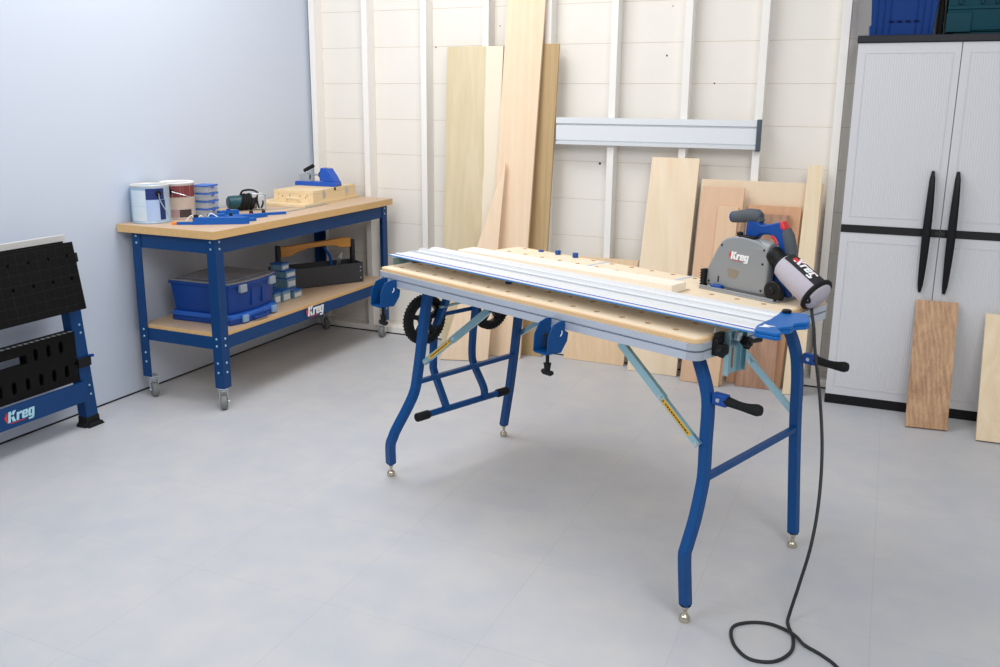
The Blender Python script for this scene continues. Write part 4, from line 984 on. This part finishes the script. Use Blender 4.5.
# main handle: blue arch with open finger hole
hp = [(.112, .178), (.112, .225), (.130, .244), (.165, .240), (.180, .228), (.215, .238), (.270, .262), (.278, .262), (.292, .240), (.318, .200), (.330, .158), (.335, .130), (.300, .120), (.286, .130), (.290, .165), (.270, .196), (.240, .210), (.205, .208), (.170, .190), (.160, .178)]
mb = MB()
outer = [(.126, .170), (.128, .215), (.130, .248), (.140, .258), (.168, .256), (.190, .244), (.228, .252), (.268, .265), (.280, .250), (.294, .222), (.312, .180), (.320, .135)]
inner = [(.166, .170), (.166, .180), (.168, .190), (.176, .202), (.186, .208), (.198, .212), (.222, .214), (.242, .210), (.256, .198), (.268, .172), (.278, .150), (.284, .125)]
n = len(outer); V = []
for yy in (yh-.018, yh+.018): V += [(x, yy, z) for x, z in outer]+[(x, yy, z) for x, z in inner]
F = []
for i in range(n-1):
    F += [(i, i+1, n+i+1, n+i), (2*n+i, 3*n+i, 3*n+i+1, 2*n+i+1), (i, 2*n+i, 2*n+i+1, i+1), (n+i, n+i+1, 3*n+i+1, 3*n+i)]
F += [(0, n, 3*n, 2*n), (n-1, 3*n-1, 4*n-1, 2*n-1)]
mb._add(V, F); mh = mb.build('main_handle', BLUE_P, sw, bevel=.006, seg=3)
mb = MB(); mb.tube([(.278, yh, .236), (.290, yh, .215), (.300, yh, .182), (.306, yh, .145)], 0, 16, radii=[.018, .0215, .0215, .020]); mb.build('rubber_grip', GRIP, mh)
mb = MB(); mb.prism([(.264, .264), (.274, .266), (.288, .240), (.280, .234), (.266, .242)], yh-.0195, yh+.012, 'y'); mb.build('red_lock_button', RED, mh, bevel=.004)
mb = MB(); mb.tube([(.236, yh-.012, .211), (.250, yh-.012, .203), (.260, yh-.012, .185)], .008, 10); mb.build('trigger', RED, mh)
# dust bag
d = Vector((.175, -.01, -.105)).normalized()
p0 = Vector((.262, .055, .157))
mb = MB(); mb.lathe([(.027, 0), (.030, .004), (.031, .016), (.028, .022), (.027, .045), (.034, .050), (.036, .062)], p0-d*.004, d, 24); nz = mb.build('dust_nozzle', BLACK, sw)
bg = MB(); q0 = p0+d*.052
bg.lathe([(.034, 0), (.044, .008), (.049, .04), (.051, .09), (.0525, .158), (.048, .173), (.032, .182), (.0, .184)], q0, d, 36); bag = bg.build('dust_bag', BAG, sw)
# black cloth panel with brand along the top of the bag (follows its round side)
up = Vector((.02, -.62, .80)); up = (up-d*up.dot(d)).normalized(); sd = d.cross(up)
def bagpt(t, ang, R): return q0+d*t+(up*math.cos(ang)+sd*math.sin(ang))*R
mb = MB(); V = []; nA, nT = 10, 6
def Rb(t): return (.0455+.0045*min(1, t/.04)) if t < .04 else .0495+.003*(t-.04)/.12
for off in (.0012, -.003):
    for i in range(nT+1):
        for k in range(nA+1):
            t = .010+.146*i/nT; V.append(bagpt(t, -.98+.98*k/nA, Rb(t)+off))
F = []; NN = (nT+1)*(nA+1)
for i in range(nT):
    for k in range(nA):
        a_ = i*(nA+1)+k; F += [(a_, a_+1, a_+nA+2, a_+nA+1), (NN+a_, NN+a_+nA+1, NN+a_+nA+2, NN+a_+1)]
for i in range(nT): 
    for k in (0, nA):
        a_ = i*(nA+1)+k; F.append((a_, a_+nA+1, NN+a_+nA+1, NN+a_))
for k in range(nA):
    for i in (0, nT):
        a_ = i*(nA+1)+k; F.append((a_, a_+1, NN+a_+1, NN+a_))
mb._add(V, F); pn = mb.build('black_panel', mat('black bag cloth', (30, 30, 33), .75), bag)
# brand patch, curved strip
def strip(a0, a1, t0, t1, off, nm, m, par):
    mb = MB(); V = []; nA = 6; nT = 6
    for o_ in (off, off-.001):
        for i in range(nT+1):
            for k in range(nA+1):
                t = t0+(t1-t0)*i/nT; V.append(bagpt(t, a0+(a1-a0)*k/nA, Rb(t)+o_))
    F = []; NN = (nT+1)*(nA+1)
    for i in range(nT):
        for k in range(nA):
            a_ = i*(nA+1)+k; F += [(a_, a_+1, a_+nA+2, a_+nA+1), (NN+a_, NN+a_+nA+1, NN+a_+nA+2, NN+a_+1)]
    for i in range(nT):
        for k in (0, nA): a_ = i*(nA+1)+k; F.append((a_, a_+nA+1, NN+a_+nA+1, NN+a_))
    for k in range(nA):
        for i in (0, nT): a_ = i*(nA+1)+k; F.append((a_, a_+1, NN+a_+1, NN+a_))
    mb._add(V, F); return mb.build(nm, m, par)
am = -.48
strip(am-.17, am+.17, .030, .050, .0014, 'red_flame', RED, pn)
strip(am-.20, am-.12, .040, .128, .0014, 'red_underline', RED, pn)
mb = MB()
for p in word_polys(.033): mb.prism(p, -.0004, .0004)
for v in mb.bm.verts:
    x, y, z = v.co; t = .083+x; v.co = bagpt(t, am-y/.052, Rb(t)+.0024+z)
mb.build('patch_lettering', WHITE, pn)
mb = MB()
ring = [bagpt(.160, 2*PI*k/30, .0535) for k in range(31)]
mb.tube(ring, .0085, 8); mb.tube([bagpt(.160+.018*math.sin(PI*k/10), 1.0+.6*k/10-.3, .0535-.004*math.sin(PI*k/10)) for k in range(11)], .004, 6)
mb.build('zip_trim', BLACK_R, bag)
# power cord: from the saw's handle down over the table end to the floor loop
def SL(p):  # table-local to saw-local
    wv = TWd(*p)-Vector(sw.location); c, s = math.cos(-SA), math.sin(-SA)
    return Vector((wv.x*c-wv.y*s, wv.x*s+wv.y*c, p[2]-sw.location.z))
cordp = [(1.43, .70, 1.02), (1.46, .72, .955), (1.49, .70, .918), (1.512, .655, .914), (1.532, .615, .893), (1.552, .60, .84), (1.567, .59, .773), (1.614, .56, .621), (1.664, .50, .481), (1.706, .42, .35), (1.727, .35, .23), (1.724, .30, .113), (1.716, .270, .020), (1.728, .243, .0048), (1.775, .187, .0048), (1.803, .120, .0048), (1.792, .045, .0048), (1.740, .005, .0048), (1.680, .025, .0048), (1.634, .075, .0048), (1.620, .12, .0048), (1.645, .170, .0048), (1.690, .205, .005), (1.745, .206, .0085), (1.783, .190, .0135), (1.815, .177, .0085), (1.871, .172, .0048), (1.93, .150, .0048), (2.02, .08, .0048), (2.12, -.05, .0048)]
mb = MB(); mb.tube(smooth([SL(p) for p in cordp], 8), .0052, 8); mb.build('power_cord', mat('black cord rubber', (36, 37, 40), .6), sw)

# ------------------------------------------------------------------ camera
cam = bpy.data.cameras.new('camera'); co = bpy.data.objects.new('camera', cam); COL.objects.link(co)
R3 = [(0.91594152, 0.40122775, 0.00821127), (-0.09721305, 0.20197793, 0.97455351), (-0.38935941, 0.89343227, -0.22400454)]
rt, upv, fw = map(Vector, R3)
M = Matrix.Identity(4)
for k in range(3): M[k][0] = rt[k]; M[k][1] = upv[k]; M[k][2] = -fw[k]; M[k][3] = (3.60799777, -5.04008347, 1.55376249)[k]
co.matrix_world = M
cam.sensor_width = 36; cam.lens = 36*.88144195; cam.shift_y = -.030; cam.clip_start = .05
scene.camera = co

# ------------------------------------------------------------------ light
w = bpy.data.worlds.new('studio'); scene.world = w; w.use_nodes = True
w.node_tree.nodes['Background'].inputs[0].default_value = (.95, .98, 1, 1); w.node_tree.nodes['Background'].inputs[1].default_value = .38
def area(name, loc, target, sx, sy, power, col=(1, 1, 1)):
    l = bpy.data.lights.new(name, 'AREA'); l.shape = 'RECTANGLE'; l.size = sx; l.size_y = sy; l.energy = power; l.color = col
    o = bpy.data.objects.new(name, l); COL.objects.link(o); o.location = loc
    o.rotation_euler = (Vector(target)-Vector(loc)).to_track_quat('-Z', 'Y').to_euler(); return o
area('softbox_right', (4.4, -4.6, 3.2), (2.0, -1.2, .6), 1.6, 1.6, 60, (1, .99, .975))
area('softbox_left', (1.0, -5.2, 3.2), (2.0, -.8, .8), 1.6, 1.6, 44, (.98, .99, 1))
area('ceiling_light', (1.3, -1.7, 3.3), (1.4, -1.6, 0), 1.5, 1.5, 54, (1, .99, .985))

vs = scene.view_settings
vs.view_transform = 'Standard'; vs.look = 'None'; vs.exposure = .0; vs.gamma = 1; vs.use_curve_mapping = False
